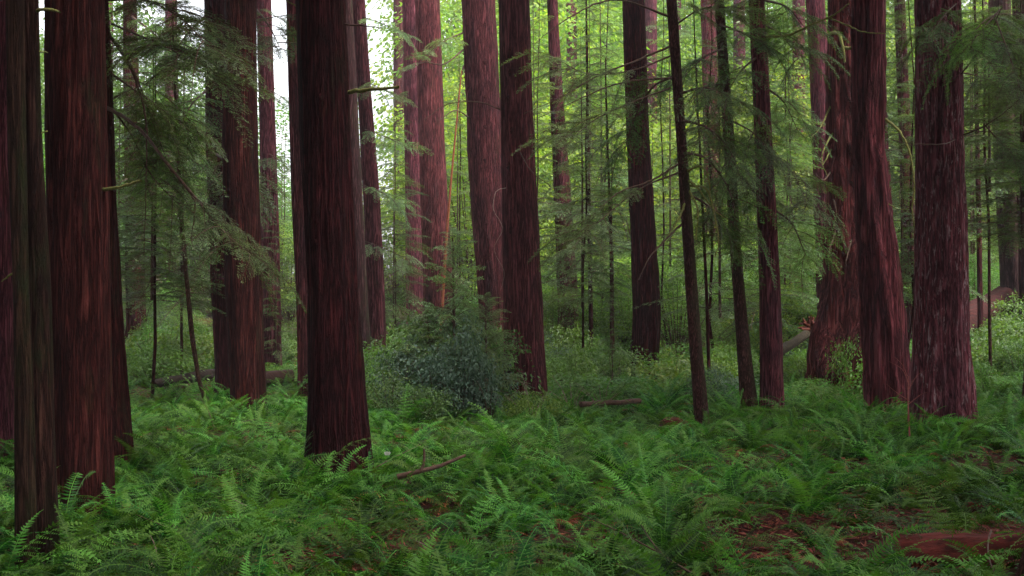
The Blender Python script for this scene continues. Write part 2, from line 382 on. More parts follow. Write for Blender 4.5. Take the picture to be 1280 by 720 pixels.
def branch(key, pix, r0, r1=.006, mat=None, dd=0.0, ddn=None, name='branch', k=6, ns=7):
    """bare branch of a tree, drawn through points (px, py, depth offset)"""
    if name == 'stub': mat, r0, r1 = MB['dark'], r0 * .8, r1 * .8
    t = TR[key]; pts = [P(p[0], p[1], t['D'] + (p[2] if len(p) > 2 else 0)) - t['o'] for p in pix]
    s = spline(pts, k); s[1:-1] += rng.normal(0, .003 + r0 * .05, (len(s) - 2, 3))
    B = MBd(); tube(B, s, np.linspace(r0, r1, len(s)) * rng.uniform(.9, 1.1, len(s)), ns, 0)
    return link(name, B.mesh(name, [mat or M_twig]), t['root']), s
def bough(key, pix, r0, src, n=10, sc=(.5, .9), mat=None, leafm=None, start=.3, name='bough', hang=0.0, spread=1.0):
    """leafy bough: a stem through the points with side sprays of foliage, one mesh"""
    t = TR[key]; pts = [P(p[0], p[1], t['D'] + (p[2] if len(p) > 2 else 0)) - t['o'] for p in pix]
    s = spline(pts, 6); B = MBd(); tube(B, s, np.linspace(r0, .005, len(s)), 6, 1)
    d = np.gradient(s, axis=0)
    for i in range(n):
        u = start + (1 - start) * (i + rng.random() * .6) / n; q = u * (len(s) - 1); a = int(q); fr = q - a
        c = s[a] * (1 - fr) + s[min(a + 1, len(s) - 1)] * fr
        az = math.atan2(d[a][1], d[a][0]) + (1 if i % 2 else -1) * rng.uniform(.4, 1.25) * spread
        place(B, src[rng.integers(len(src))], c, az, -hang + rng.normal(0, .2), rng.uniform(*sc), rng.normal(0, .3), rng.normal(0, .12))
    place(B, src[0], s[-1], math.atan2(d[-1][1], d[-1][0]), -hang, sc[0])
    return link(name, B.mesh(name, [leafm or M_hem, mat or M_twig]), t['root'])

# ================================================================== THE PLACE
# ------------------------------------------------------------------ ground
xs = np.concatenate([-np.geomspace(300, 18, 26), np.linspace(-17.8, 17.8, 240), np.geomspace(18, 300, 26)])
ys = np.concatenate([np.linspace(-200, 4, 20), np.linspace(4.3, 45, 260), np.geomspace(45.4, 480, 70)])
X, Y = np.meshgrid(xs, ys); Z = ground(X, Y)
Z = Z + .05 * (vnoise(X * 4, Y * 4) - .5) * (np.abs(X) < 18)
nx = len(xs); i = np.arange(len(ys) - 1)[:, None]; j = np.arange(nx - 1)[None]
gf = np.stack([i * nx + j, i * nx + j + 1, (i + 1) * nx + j + 1, (i + 1) * nx + j], -1).reshape(-1, 4)
m, nt, out = newmat('forest_floor'); L = nt.links
tc = N(nt, 'ShaderNodeTexCoord')
na = N(nt, 'ShaderNodeTexNoise', Scale=3.0, Detail=9.0, Roughness=.72); L.new(tc.outputs['Object'], na.inputs['Vector'])
nb = N(nt, 'ShaderNodeTexNoise', Scale=.5, Detail=6.0, Roughness=.6); L.new(tc.outputs['Object'], nb.inputs['Vector'])
ncx = N(nt, 'ShaderNodeTexNoise', Scale=38.0, Detail=4.0, Roughness=.7, Distortion=1.5); L.new(tc.outputs['Object'], ncx.inputs['Vector'])
ra = ramp(nt, [(.34, (.008, .004, .003)), (.5, (.045, .012, .008)), (.72, (.13, .036, .022))]); L.new(math_(nt, 'ADD', math_(nt, 'MULTIPLY', na.outputs[0], .5), math_(nt, 'MULTIPLY', ncx.outputs[0], .5)), ra.inputs[0])
rb = ramp(nt, [(.50, (0, 0, 0)), (.62, (1, 1, 1))]); L.new(nb.outputs[0], rb.inputs[0])
colg = mix(nt, math_(nt, 'MULTIPLY', rb.outputs[0], .6), ra.outputs[0], (.028, .05, .014))
pg = N(nt, 'ShaderNodeBsdfPrincipled', Roughness=.95); pg.inputs['Specular IOR Level'].default_value = .1
bg = N(nt, 'ShaderNodeBump', Strength=.9, Distance=.04); L.new(ncx.outputs[0], bg.inputs['Height'])
L.new(colg, pg.inputs['Base Color']); L.new(bg.outputs[0], pg.inputs['Normal']); L.new(pg.outputs[0], out.inputs[0])
B = MBd(); B.add(np.stack([X, Y, Z], -1).reshape(-1, 3), gf, 0, None, True)
tag(link('ground', B.mesh('ground', [m])), kind='structure')

# ------------------------------------------------------------------ the trunks one can point to, near to far
G_SN = None
tree('T1a', 'redwood_tree', 'slim dark mossy trunk at the left edge, left stem of the nearest twin', [(0, 8, 30), (180, 10, 32), (360, 17, 36), (540, 19, 43), (690, 19, 47)], 'mossy', top=22, crown=CR_red[0], crown_s=.6, flare=.1, furrow=.05, nf=13)
tree('T1b', 'redwood_tree', 'slim green lichen-streaked trunk at the left edge, right stem of the nearest twin', [(0, 30, 48), (180, 33, 52), (360, 35, 63), (540, 36, 68), (688, 40, 75)], 'mossy', D=TR['T1a']['D'] + .15, top=22, crown=CR_red[1], crown_s=.6, flare=.1, furrow=.05, nf=13)
tree('T2', 'redwood_tree', 'broad dark red trunk just right of the nearest twin trunks at the left edge', [(0, 59, 127), (180, 60, 131), (360, 62, 135), (540, 66, 138), (640, 66, 141)], 'dark', crown=CR_red[1], nf=30, furrow=.055)
tree('T3', 'redwood_tree', 'dark trunk half hidden behind the broad dark red trunk at left, its right foot flared', [(0, 95, 134), (180, 100, 142), (360, 103, 150), (480, 106, 157), (573, 98, 167)], 'dark', crown=CR_red[2], nf=24)
tree('T1c', 'redwood_tree', 'reddish trunk at the extreme left edge behind the twin stems', [(0, -22, 6), (300, -16, 17), (460, -14, 20), (575, -20, 24)], 'red', crown=CR_red[0], nf=20)
tree('T9', 'redwood_tree', 'thick dark red-brown trunk standing alone in the ferns left of centre, the most prominent trunk', [(0, 371, 430), (180, 376, 437), (360, 386, 446), (480, 388, 455), (545, 388, 459), (588, 384, 466)], 'dark', crown=CR_red[2], nf=30, furrow=.055, flare=.3)
tree('T27', 'redwood_tree', 'big straight trunk at right with flaky whitish-streaked bark, nearest on the right', [(0, 1147, 1198), (180, 1148, 1203), (360, 1147, 1208), (450, 1145, 1210), (530, 1138, 1219)], 'flaky', crown=CR_red[0], nf=26, furrow=.09, flare=.25)
tree('T20', 'conifer_tree', 'slender brown trunk right of centre with drooping mossy boughs', [(0, 833, 846), (180, 846, 858), (360, 857, 872), (450, 863, 879), (532, 868, 888)], 'brown', top=15, nf=12, furrow=.06)
tree('T24b', 'redwood_tree', 'thick dark leaning trunk between the massive ridged trunk and the flaky trunk', [(0, 1066, 1105), (180, 1068, 1104), (300, 1074, 1118), (360, 1076, 1124), (440, 1082, 1132), (512, 1083, 1140)], 'ridge', crown=CR_red[1], nf=13, furrow=.16)
tree('T6b', 'redwood_tree', 'tall straight dark purple-red trunk at left, the nearer of the touching pair', [(0, 282, 319), (180, 279, 321), (360, 283, 326), (512, 289, 332)], 'dark', crown=CR_red[2], nf=22)
tree('T22', 'redwood_tree', 'medium red trunk right of the two slender brown stems, foot in bright ferns', [(0, 936, 955), (180, 944, 965), (360, 950, 975), (512, 950, 982)], 'red', crown=CR_red[0], crown_s=.7, nf=18)
tree('T21', 'conifer_tree', 'slender speckled trunk just left of the medium red trunk, curving at its foot', [(0, 893, 905), (180, 905, 918), (300, 912, 925), (400, 919, 934), (513, 925, 948)], 'brown', top=18, nf=12, furrow=.06)
tree('T15', 'redwood_tree', 'large red-brown centre trunk with a row of dark branch scars, right of the evergreen thicket', [(0, 624, 661), (180, 627, 668), (360, 630, 677), (430, 631, 680), (502, 629, 686)], 'red', crown=CR_red[1], nf=24, furrow=.05)
tree('T8', 'redwood_tree', 'thin pinkish trunk partly hidden behind the left edge of the most prominent trunk', [(0, 358, 376), (240, 364, 382), (360, 370, 390), (498, 372, 396)], 'red', top=24, crown=CR_red[2], crown_s=.6, nf=16)
tree('T19', 'redwood_tree', 'dark purple-brown trunk right of centre that swells slightly near mid height', [(0, 778, 805), (180, 784, 812), (320, 789, 821), (385, 791, 826), (430, 790, 824), (476, 786, 822)], 'dark', crown=CR_red[2], nf=20)
tree('T11', 'redwood_tree', 'slim gently leaning dark trunk between the most prominent trunk and the smooth pair', [(0, 440, 456), (115, 447, 464), (240, 454, 474), (360, 459, 480), (470, 461, 484)], 'red', top=26, crown=CR_red[0], crown_s=.6, nf=16)
tree('T10', 'redwood_tree', 'thin pale pink trunk peeping out from behind the right edge of the most prominent trunk', [(0, 424, 440), (180, 432, 450), (360, 442, 459), (474, 448, 466)], 'grey', top=26, crown=CR_red[1], crown_s=.6, nf=14)
tree('T6a', 'redwood_tree', 'dark trunk at left, the farther and left one of the touching pair', [(0, 256, 284), (180, 258, 287), (360, 265, 302), (474, 270, 310)], 'dark', D=31, crown=CR_red[0], nf=20)
tree('T7', 'redwood_tree', 'straight purple-brown trunk right of the touching pair, in front of the bright sky gap', [(0, 321, 339), (180, 325, 345), (360, 328, 351), (462, 325, 353)], 'red', top=30, crown=CR_red[2], crown_s=.6, nf=16)
tree('T14', 'redwood_tree', 'pinkish trunk leaning left behind the scarred centre trunk', [(0, 578, 618), (180, 584, 627), (360, 597, 640), (455, 602, 650)], 'red', crown=CR_red[1], nf=20)
tree('T12b', 'redwood_tree', 'smooth pale red trunk, the right and wider one of the pair behind the evergreen thicket', [(0, 519, 550), (180, 524, 556), (330, 528, 565), (440, 530, 570)], 'red', crown=CR_red[2], nf=24, furrow=.02)
tree('T12a', 'redwood_tree', 'smooth pale purple trunk, the left one of the pair behind the evergreen thicket', [(0, 503, 528), (180, 506, 533), (330, 507, 535), (428, 508, 536)], 'red', crown=CR_red[0], nf=20, furrow=.02)
tree('T24a', 'redwood_tree', 'massive ridged twin trunk at right with stubs of broken mossy branches', [(0, 1038, 1080), (100, 1037, 1082), (200, 1037, 1086), (360, 1034, 1100), (400, 1028, 1106), (450, 1016, 1114)], 'ridge', D=34, crown=CR_red[1], crown_s=1.3, nf=11, furrow=.22, flare=.06, lobes=7)
tree('T16', 'redwood_tree', 'straight reddish trunk in the yellow-green gap right of the scarred centre trunk', [(0, 684, 697), (110, 687, 703), (200, 691, 710), (360, 697, 722), (444, 697, 725)], 'red', crown=CR_red[2], crown_s=.7, nf=16)
tree('T4', 'redwood_tree', 'shadowy trunk deep in the foliage at left, above the bright green shrub', [(0, 154, 170), (200, 156, 177), (360, 158, 181), (450, 158, 184)], 'dark', crown=CR_red[0], nf=16)
tree('T23', 'redwood_tree', 'pale grey-pink far trunk showing just left of the ridged twin at right', [(0, 1008, 1030), (70, 1012, 1035), (250, 1018, 1042), (400, 1022, 1050), (440, 1020, 1052)], 'red', crown=CR_red[1], nf=16)
tree('T21b', 'redwood_tree', 'faint reddish far trunk seen between the two slender brown stems', [(0, 876, 894), (200, 880, 899), (400, 884, 906), (428, 882, 908)], 'red', D=62, crown=CR_red[2], nf=16)
tree('T25', 'redwood_tree', 'narrow dark trunk just right of the dark leaning trunk beside the ridged twin', [(0, 1092, 1104), (180, 1098, 1110), (330, 1108, 1121), (440, 1114, 1128)], 'dark', top=24, crown=CR_red[0], crown_s=.6, nf=12)
tree('T26', 'redwood_tree', 'far brown trunk in the gap between the dark leaning trunk and the flaky trunk', [(0, 1118, 1131), (90, 1121, 1135), (360, 1130, 1147), (425, 1129, 1149)], 'dark', top=30, crown=CR_red[1], crown_s=.7, nf=14)
tree('T29', 'redwood_tree', 'smooth grey-brown trunk near the right edge beside the red fallen log', [(0, 1238, 1262), (180, 1243, 1270), (360, 1252, 1278), (428, 1252, 1283)], 'grey', crown=CR_red[2], nf=18)
tree('T30', 'redwood_tree', 'dark trunk cut off by the right edge of the view', [(0, 1266, 1286), (180, 1270, 1292), (430, 1276, 1304)], 'dark', crown=CR_red[0], nf=16)

# thin stems
tree('S5', 'sapling_tree', 'thin bent bare sapling at left between the far shadowy trunk and the touching pair', [(235, 222, 227), (330, 229, 234), (420, 237, 243), (480, 247, 252), (505, 256, 262)], 'brown', top=4.5, nf=6)
tree('S17', 'sapling_tree', 'thin dark pole tree between the reddish gap trunk and the swelling trunk', [(60, 732, 735), (200, 733, 737), (330, 735, 740), (432, 736, 742)], 'dark', D=44, top=14, nf=6, crown=CR_hem[1], crown_z=3.5, crown_s=.8)
tree('S18', 'sapling_tree', 'thin straight dark pole with a leafy top left of the swelling trunk', [(235, 760, 763), (330, 762, 767), (470, 762, 769)], 'dark', top=7.5, nf=6, crown=CR_hem[2], crown_z=2.6, crown_s=.75)
tree('S28', 'sapling_tree', 'thin dark pole tree between the flaky trunk and the smooth trunk at the right edge', [(120, 1218, 1223), (300, 1221, 1227), (400, 1222, 1229)], 'dark', D=42, top=14, nf=6, crown=CR_pale[1], crown_z=9, crown_s=.5)
tree('S31', 'sapling_tree', 'thin dark stem close behind the slender brown trunk with mossy boughs', [(200, 874, 877), (360, 881, 885), (470, 884, 889)], 'dark', D=30, top=7, nf=6)

# leaning dead pole, orange
B = MBd(); D13 = 46.0
pp = [P(577, 88, D13), P(571, 150, D13), P(563, 235, D13), P(556, 330, D13), P(548, 440, D13)]
o0 = pp[-1] * [1, 1, 0] + [0, 0, float(ground(pp[-1][0], D13))]
pp[-1] = o0 - [0, 0, .3]
tube(B, spline(pp, 5) - o0, np.linspace(.065, .02, 21)[::-1], 8)
tag(link('dead_pole', B.mesh('dead_pole', [M_orange]), loc=o0), 'leaning bare orange-brown dead pole right of the smooth pale pair of trunks', 'dead tree')

# ------------------------------------------------------------------ branches that belong to those trunks
branch('T3', [(133, 38), (150, 62), (168, 95), (180, 135), (184, 165)], .028, .012)
branch('T3', [(184, 160), (183, 200), (182, 260), (180, 320)], .012, .004, name='twig')
branch('T3', [(130, 133), (160, 150, -1), (186, 174, -1.5), (206, 200, -2), (226, 226, -2), (245, 252, -2)], .030, .010)
branch('T3', [(244, 250, -2), (243, 275, -2), (239, 300, -2), (250, 322, -2)], .012, .004, name='twig')
bough('T3', [(205, 200, -2), (245, 248, -2.2), (275, 285, -2.6), (312, 318, -3)], .02, SP_fine, 13, (.45, .8), hang=.3)
bough('T3', [(140, 30), (175, 45, -1), (215, 62, -2), (252, 92, -3)], .02, SP_fine, 16, (.5, .95), hang=.25)
bough('T3', [(150, 60, 1), (170, 95, 2), (190, 150, 2.6), (214, 215, 3)], .02, SP_fine, 18, (.5, 1.0), hang=.3)
bough('T3', [(140, 135, 2), (165, 170, 3), (190, 220, 3.4), (230, 262, 3.8)], .02, SP_fine, 16, (.5, 1.0), hang=.4)
bough('T3', [(136, 0), (180, 0, -1.4), (225, 22, -2.2), (262, 60, -3)], .02, SP_fine, 16, (.5, .95), hang=.25)
bough('T3', [(136, 90), (165, 110, 1.5), (200, 135, 2.4), (238, 165, 3)], .02, SP_fine, 14, (.5, .95), hang=.3)
branch('T2', [(125, 238), (150, 234, -.3), (176, 226, -.6)], .022, .012, M_mosstwig)
branch('T2', [(62, 14), (48, 12, -.2), (28, 16, -.4)], .012, .006, M_mosstwig)
branch('T1b', [(44, 13), (60, 12, -.2), (75, 15, -.3)], .018, .010, M_mosstwig)
for a in ([(36, 62), (60, 66)], [(34, 170), (60, 164)], [(18, 340), (2, 352)]): branch('T1b', a, .012, .005, M_mosstwig, name='twig')
branch('T9', [(432, 116), (460, 112, -.4), (498, 109, -.8)], .030, .018, M_mosstwig)
branch('T9', [(428, 31), (452, 32, -.3), (478, 35, -.5)], .012, .005, M_twig)
branch('T9', [(372, 8), (360, 2), (350, -8)], .012, .005, M_mosstwig)
for (x, y) in ((400, 118), (412, 260), (395, 300)):
    branch('T9', [(x, y, -.34), (x + 1, y + 6, -.40)], .018, .008, name='stub')
# long thin boughs reaching left across the swelling trunk
for a in ([(835, 20), (770, 0, -.6), (715, 20, -1.2), (668, 55, -1.6)], [(837, 58), (790, 78, -.5), (745, 96, -1), (700, 122, -1.6), (655, 142, -2)],
          [(840, 98), (800, 100, -.4), (762, 108, -.9), (715, 128, -1.5), (668, 150, -2)], [(848, 205), (815, 225, -.6), (775, 240, -1.2), (748, 262, -1.6)],
          [(852, 280), (832, 300, -.4), (812, 322, -.8), (798, 350, -1)]):
    branch('T20', a, .024, .005, M_twig, k=8)
for a in ([(838, 70), (790, 88, -.7), (735, 92, -1.3), (690, 70, -1.8)], [(838, 110), (790, 128, -.8), (740, 152, -1.4), (700, 190, -2)],
          [(850, 215), (800, 236, -.8), (750, 276, -1.5), (715, 310, -2)], [(846, 30), (880, 10, -.6), (930, 10, -1.2)]):
    bough('T20', a, .02, SP_fine, 15, (.4, .85), hang=.12, leafm=M_pale)
for a in ([(850, 150), (880, 158, -.5), (905, 178, -.9), (925, 212, -1.2)], [(852, 190), (885, 200, .4), (912, 240, .8), (922, 290, 1)],
          [(846, 118), (885, 110, -.7), (930, 130, -1.3)], [(843, 95), (815, 110, .6), (792, 150, 1.1), (780, 190, 1.2)], [(856, 240), (890, 262, .5), (905, 300, .9)]):
    bough('T20', a, .03, SP_fine, 11, (.45, .95), hang=.45)
for a in ([(853, 165), (872, 160, -.4), (890, 172, -.6), (902, 196, -.7)], [(858, 225), (872, 235, -.3), (892, 262, -.5), (905, 272, -.6)],
          [(860, 235), (872, 262, -.4), (870, 300, -.5)], [(860, 232), (885, 240, -.5), (898, 300, -.6), (893, 322, -.6)], [(858, 250), (848, 275, -.4), (835, 295, -.5)],
          [(857, 215), (876, 208, -.4), (886, 225, -.5), (888, 250, -.5)]):
    branch('T20', a, .026, .009, M_mosstwig, k=7)
for a, s in (([(905, 60), (880, 72, -1), (850, 100, -1.6)], .8), ([(898, 30), (925, 40, -1), (960, 60, -1.5)], .8), ([(912, 150), (940, 165, -.8), (968, 195, -1.3)], .8),
             ([(910, 120), (885, 150, .8), (868, 190, 1.2)], .8), ([(916, 210), (940, 235, .6), (960, 270, 1)], .7), ([(914, 190), (900, 220, -.6), (893, 262, -1)], .7)):
    bough('T21', a, .025, SP_fine, 9, (.5, 1.0 * s + .2), hang=.4)
for a in ([(954, 30), (978, 45, .8), (1000, 75, 1.4)], [(958, 110), (980, 128, .8), (998, 165, 1.2)], [(962, 190), (990, 215, -.4), (1010, 260, -.8)],
          [(948, 70), (925, 90, -.8), (905, 125, -1.4)], [(965, 260), (990, 280, .5), (1008, 320, .8)], [(952, 150), (935, 180, -.5), (925, 225, -.9)], [(955, 0), (985, 10, 1), (1010, 40, 1.8)]):
    bough('T22', a, .03, SP_fine, 10, (.5, 1.05), hang=.35, leafm=M_pale if a[0][1] > 100 else M_hem)
branch('T22', [(953, 46), (985, 44, -.6), (1012, 32, -1), (1040, 20, -1.4), (1062, 4, -1.6)], .032, .014, M_mosstwig, k=8)
branch('T22', [(1035, 22, -1.3), (1055, 30, -1.5), (1080, 40, -1.7), (1108, 42, -2)], .022, .010, M_mosstwig, k=7)
branch('T24a', [(1037, 42), (1048, 42, -1), (1053, 56, -1.3), (1056, 78, -1.4)], .055, .03, M_mosstwig)
branch('T24a', [(1056, 60, -1.2), (1064, 60, -1.5), (1068, 54, -1.6)], .05, .03, M_mosstwig)
branch('T24a', [(1076, 188, -.4), (1084, 192, -1.2), (1094, 196, -1.6)], .12, .07, M_mosstwig, name='stub')
for a in ([(1042, 165), (1032, 182, -.8), (1027, 200, -1), (1034, 220, -1)], [(1040, 185), (1034, 196, -.6), (1028, 208, -.8)], [(1040, 130), (1025, 160, -.5), (1014, 172, -.8)],
          [(1042, 210), (1030, 225, -.8), (1020, 218, -1)], [(1044, 290, -.5), (1036, 318, -1), (1040, 330, -1)], [(1064, 300, -.8), (1058, 325, -1.2), (1056, 336, -1.2)],
          [(1040, 240), (1045, 262, -.8), (1048, 280, -.9)]):
    branch('T24a', a, .030, .008, M_mosstwig if a[0][1] < 200 else M_twig, k=5)
for (x, y) in ((1052, 10), (1066, 92), (1060, 120), (1070, 205), (1058, 35), (1064, 228)):
    branch('T24a', [(x, y, -.9), (x + 2, y + 6, -1.1)], .06, .03, name='stub')
branch('T24b', [(1102, 145), (1125, 165, -.8), (1138, 195, -1.2), (1143, 235, -1.4), (1140, 265, -1.5), (1147, 300, -1.5)], .03, .012, M_mosstwig, k=8)
branch('T24b', [(1102, 250), (1125, 262, -.5), (1140, 258, -.7)], .014, .006, M_mosstwig)
for y in (88, 120, 205, 285, 60, 160):   # branch scars of the centre trunk
    branch('T15', [(637 + (y % 7) - 3, y, -.36), (636 + (y % 7) - 3, y + 7, -.47)], .05, .02, name='stub')
branch('T15', [(627, 138), (600, 128, -.8), (560, 130, -1.4), (530, 150, -2)], .016, .006, M_twig)
branch('T15', [(632, 235, -.3), (620, 240, -.8), (617, 262, -1), (628, 285, -1), (618, 312, -1), (630, 340, -.8), (626, 362, -.8)], .010, .004, M_paletwig, k=6, name='twig')
branch('T15', [(650, 190, -.4), (665, 215, -.9), (688, 232, -1.2)], .014, .006, M_twig)
branch('T14', [(582, 60), (555, 80, -1.5), (530, 78, -2.5), (500, 92, -3)], .03, .01)
branch('T14', [(590, 150), (570, 138, -1.5), (550, 150, -2.5)], .03, .01)
bough('T14', [(582, 40), (555, 52, -1.5), (520, 82, -3)], .03, SP_hem, 9, (.3, .6), hang=.25, leafm=M_pale)
for y in (30, 78, 120, 158, 200): branch('T14', [(606, y, -.7), (607, y + 3, -.8)], .07, .03, name='stub')
for (y, l) in ((20, 30), (100, 26), (160, 30), (230, 26), (300, 30)):
    bough('T11', [(450, y), (450 + l * .8, y + 8, -.8), (450 + l * 2.0, y + 24, -1.4)], .02, SP_hem, 9, (.3, .6), hang=.3, leafm=M_pale)
for (y, l) in ((15, 30), (60, -20), (110, 26), (190, 24), (260, -20)):
    bough('T7', [(332, y), (332 + l * .7, y + 10, -.8), (332 + l * 1.4, y + 26, -1.4)], .02, SP_hem, 8, (.3, .6), hang=.3)
branch('T27', [(1198, 172, -.2), (1180, 180, -.9), (1150, 180, -1.2), (1128, 178, -1.3), (1110, 172, -1.4)], .012, .005, k=6)
branch('T27', [(1200, 170), (1230, 158, -.6), (1262, 135, -1.2), (1290, 108, -1.6)], .016, .006)
branch('T27', [(1196, 100), (1215, 75, -.8), (1238, 40, -1.2), (1252, 10, -1.5)], .016, .008)
branch('T27', [(1188, 130, -.2), (1186, 110, -.7), (1200, 90, -1)], .012, .006)
for a in ([(1250, 12, -1.5), (1225, 40, -2), (1205, 66, -2.3)], [(1245, 25, -1.4), (1262, 70, -2), (1278, 120, -2.4)], [(1198, 30), (1225, 45, -.8), (1262, 60, -1.4)],
          [(1200, 0), (1180, 20, -1.2), (1160, 50, -1.8)], [(1200, 90), (1235, 100, .8), (1270, 128, 1.4)], [(1198, 60), (1240, 20, 1), (1285, 20, 1.6)], [(1230, 155, -.6), (1252, 180, -.9), (1275, 205, -1.2)]):
    bough('T27', a, .016, SP_fine, 15, (.35, .75), hang=.35, leafm=M_midg if a[0][0] == 1250 else M_hem)
for a in ([(1262, 200), (1240, 215, -1), (1218, 235, -1.5)], [(1272, 120), (1285, 160, -1), (1300, 200, -1.5)]): bough('T29', a, .03, SP_hem, 9, (.4, .7), hang=.3)
for k, a in enumerate(([(164, 20), (190, 40, -3), (222, 70, -5)], [(164, 130), (195, 150, -3), (228, 190, -5)], [(166, 220), (140, 240, -3), (196, 290, -5)], [(168, 240), (200, 262, -2), (240, 300, -4)])):
    bough('T4', a, .05, SP_hem, 12, (.7, 1.2), hang=.3, leafm=M_hem)
for a in ([(258, 20), (236, 40, -1.5), (215, 70, -3)], [(318, 10), (335, 30, -2), (350, 60, -3)], [(262, 110), (240, 130, -2), (222, 165, -3)], [(266, 190), (285, 205, -3), (300, 240, -4)]):
    bough('T6a', a, .04, SP_hem, 11, (.5, .9), hang=.3)

# ------------------------------------------------------------------ leafy conifers and broadleaf trees between and behind
FARC = ((352, 66, 13.0), (436, 70, 11.0), (462, 64, 9.0), (318, 72, 15.0), (512, 74, 14.0))
small_trunks = []
for k in range(3):
    h = 12.0; zc = [-.7, 0, 2, 4, 6, 8, 10, h]; wk = np.cumsum(rng.normal(0, .13, 8)); wk[:2] = 0; me, at = trunk_mesh('small_trunk_mesh', MB['brown' if k else 'dark'], zc, wk, [0] * 8, [.055, .05, .046, .04, .034, .026, .018, .008], 30, h, 4, .2, .03, 10, 90 + k, h)
    small_trunks.append(me)
def leafy(name, label, px, D, h, crown, cz=.3, s=1.0, group=None, cat='tree', tmesh=None):
    x = P(px, 400, D)[0]; z = float(ground(x, D)) - .03
    e = tag(empty(name, (x, D, z)), label, cat, group); e.rotation_euler = (0, 0, rng.uniform(0, 6.28))
    t = link('trunk', tmesh or small_trunks[rng.integers(3)], e); t.scale = (s * h / 10 * .7, s * h / 10 * .7, h / 12)
    ch = {id(c): 9 for c in CR_hem}; zz = max(v.co.z for v in crown.vertices[::97]) if False else None
    c = link('crown', crown, e, (0, 0, h * cz)); c.scale = (s * h / 10, s * h / 10, (h * (1 - cz)) / CH[crown.name])
    return e
CH = {c.name: max(1e-3, float(np.max([v.co.z for v in c.vertices]))) for c in CR_hem + CR_pale + CR_sap + BR_yel + BR_mid + CR_red}
mid = [  # px, D, height, crown, low edge of foliage, spread, label
 (190, 30, 9.5, CR_hem[0], .28, 1.3, 'dense dark conifer filling the gap between the left trunks'),
 (228, 38, 12, CR_hem[1], .2, 1.1, 'dark drooping conifer left of the touching pair of trunks'),
 (148, 44, 12, CR_hem[3], .25, 1.0, 'shaded conifer just right of the broad dark red trunk'),
 (345, 42, 7.0, CR_hem[2], .12, 1.0, 'thin dark conifer low behind the purple-brown trunk by the sky gap'),
 (412, 52, 9, CR_hem[0], .1, 1.0, 'conifer hidden mostly behind the most prominent trunk'),
 (492, 50, 10.5, CR_hem[3], .15, .9, 'loose conifer in the gap left of the pale smooth pair'),
 (572, 58, 14, CR_pale[0], .15, 1.0, 'pale conifer behind the leaning orange pole'),
 (668, 48, 15, CR_pale[1], .2, .8, 'airy pale conifer beside the scarred centre trunk'),
 (728, 38, 11, CR_pale[0], .22, 1.05, 'silvery green conifer with level boughs left of the swelling trunk'),
 (752, 50, 17, CR_pale[1], .2, 1.0, 'tall pale feathery conifer behind the swelling trunk'),
 (765, 34, 4.2, CR_hem[2], .25, 1.1, 'small dark conifer at the foot of the thin straight pole'),
 (838, 46, 15, CR_pale[0], .25, .8, 'pale conifer between the swelling trunk and the slender brown trunk'),
 (900, 36, 12, CR_pale[0], .18, 1.1, 'dark bushy conifer behind the two slender brown stems'),
 (988, 47, 14, CR_pale[1], .12, 1.0, 'pale conifer filling the space right of the medium red trunk'),
 (962, 42, 14, CR_hem[0], .12, 1.1, 'tall green conifer behind the medium red trunk'),
 (1004, 48, 6, CR_hem[2], .15, .9, 'low dark conifer at the left side of the ridged twin'),
 (1128, 36, 13, CR_hem[1], .18, .9, 'green conifer between the dark leaning trunk and the flaky trunk'),
 (1238, 33, 13, CR_hem[0], .4, 1.0, 'dark conifer hanging over the right edge'),
 (1278, 28, 11, CR_hem[3], .35, 1.1, 'near dark conifer cut by the right edge'),
 (1215, 50, 15, CR_pale[1], .2, 1.0, 'grey-green far conifer right of the flaky trunk'),
]
for (px, D, h, c, cz, s, lab) in mid: leafy('conifer_tree', lab, px, D, h, c, cz, s)
for (px, D, h), lab in zip(FARC, ('pale far conifer standing low in the sky gap right of the purple-brown trunk', 'pale far conifer in the sky gap just right of the most prominent trunk', 'short far conifer in the sky gap right of the slim leaning trunk',
                                  'far conifer left of the purple-brown trunk', 'far conifer left of the smooth pair of trunks')): leafy('conifer_tree', lab, px, D, h, CR_pale[int(px) % 2], .1, .85)
# far wood: every tree its own object
far = 0
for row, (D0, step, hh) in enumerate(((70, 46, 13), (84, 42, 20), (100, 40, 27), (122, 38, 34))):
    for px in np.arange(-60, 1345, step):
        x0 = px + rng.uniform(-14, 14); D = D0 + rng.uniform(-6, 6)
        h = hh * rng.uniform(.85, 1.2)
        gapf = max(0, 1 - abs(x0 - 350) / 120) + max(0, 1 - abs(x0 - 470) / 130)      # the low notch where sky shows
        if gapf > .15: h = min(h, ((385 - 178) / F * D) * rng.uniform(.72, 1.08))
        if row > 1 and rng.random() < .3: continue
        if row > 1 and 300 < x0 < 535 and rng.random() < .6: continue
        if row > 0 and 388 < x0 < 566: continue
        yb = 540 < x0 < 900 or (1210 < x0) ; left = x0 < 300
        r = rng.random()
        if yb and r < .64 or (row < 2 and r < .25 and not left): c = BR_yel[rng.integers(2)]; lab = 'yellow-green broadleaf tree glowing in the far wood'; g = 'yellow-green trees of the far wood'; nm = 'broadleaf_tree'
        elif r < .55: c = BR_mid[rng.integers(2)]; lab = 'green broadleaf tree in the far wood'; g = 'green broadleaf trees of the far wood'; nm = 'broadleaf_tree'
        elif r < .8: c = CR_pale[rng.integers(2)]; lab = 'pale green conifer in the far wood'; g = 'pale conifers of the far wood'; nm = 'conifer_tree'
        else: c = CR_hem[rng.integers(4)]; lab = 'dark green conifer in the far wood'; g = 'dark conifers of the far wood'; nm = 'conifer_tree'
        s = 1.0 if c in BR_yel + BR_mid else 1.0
        e = leafy(nm, lab, x0, D, h, c, .08, s * (.8 if h > 20 else 1), group=g)
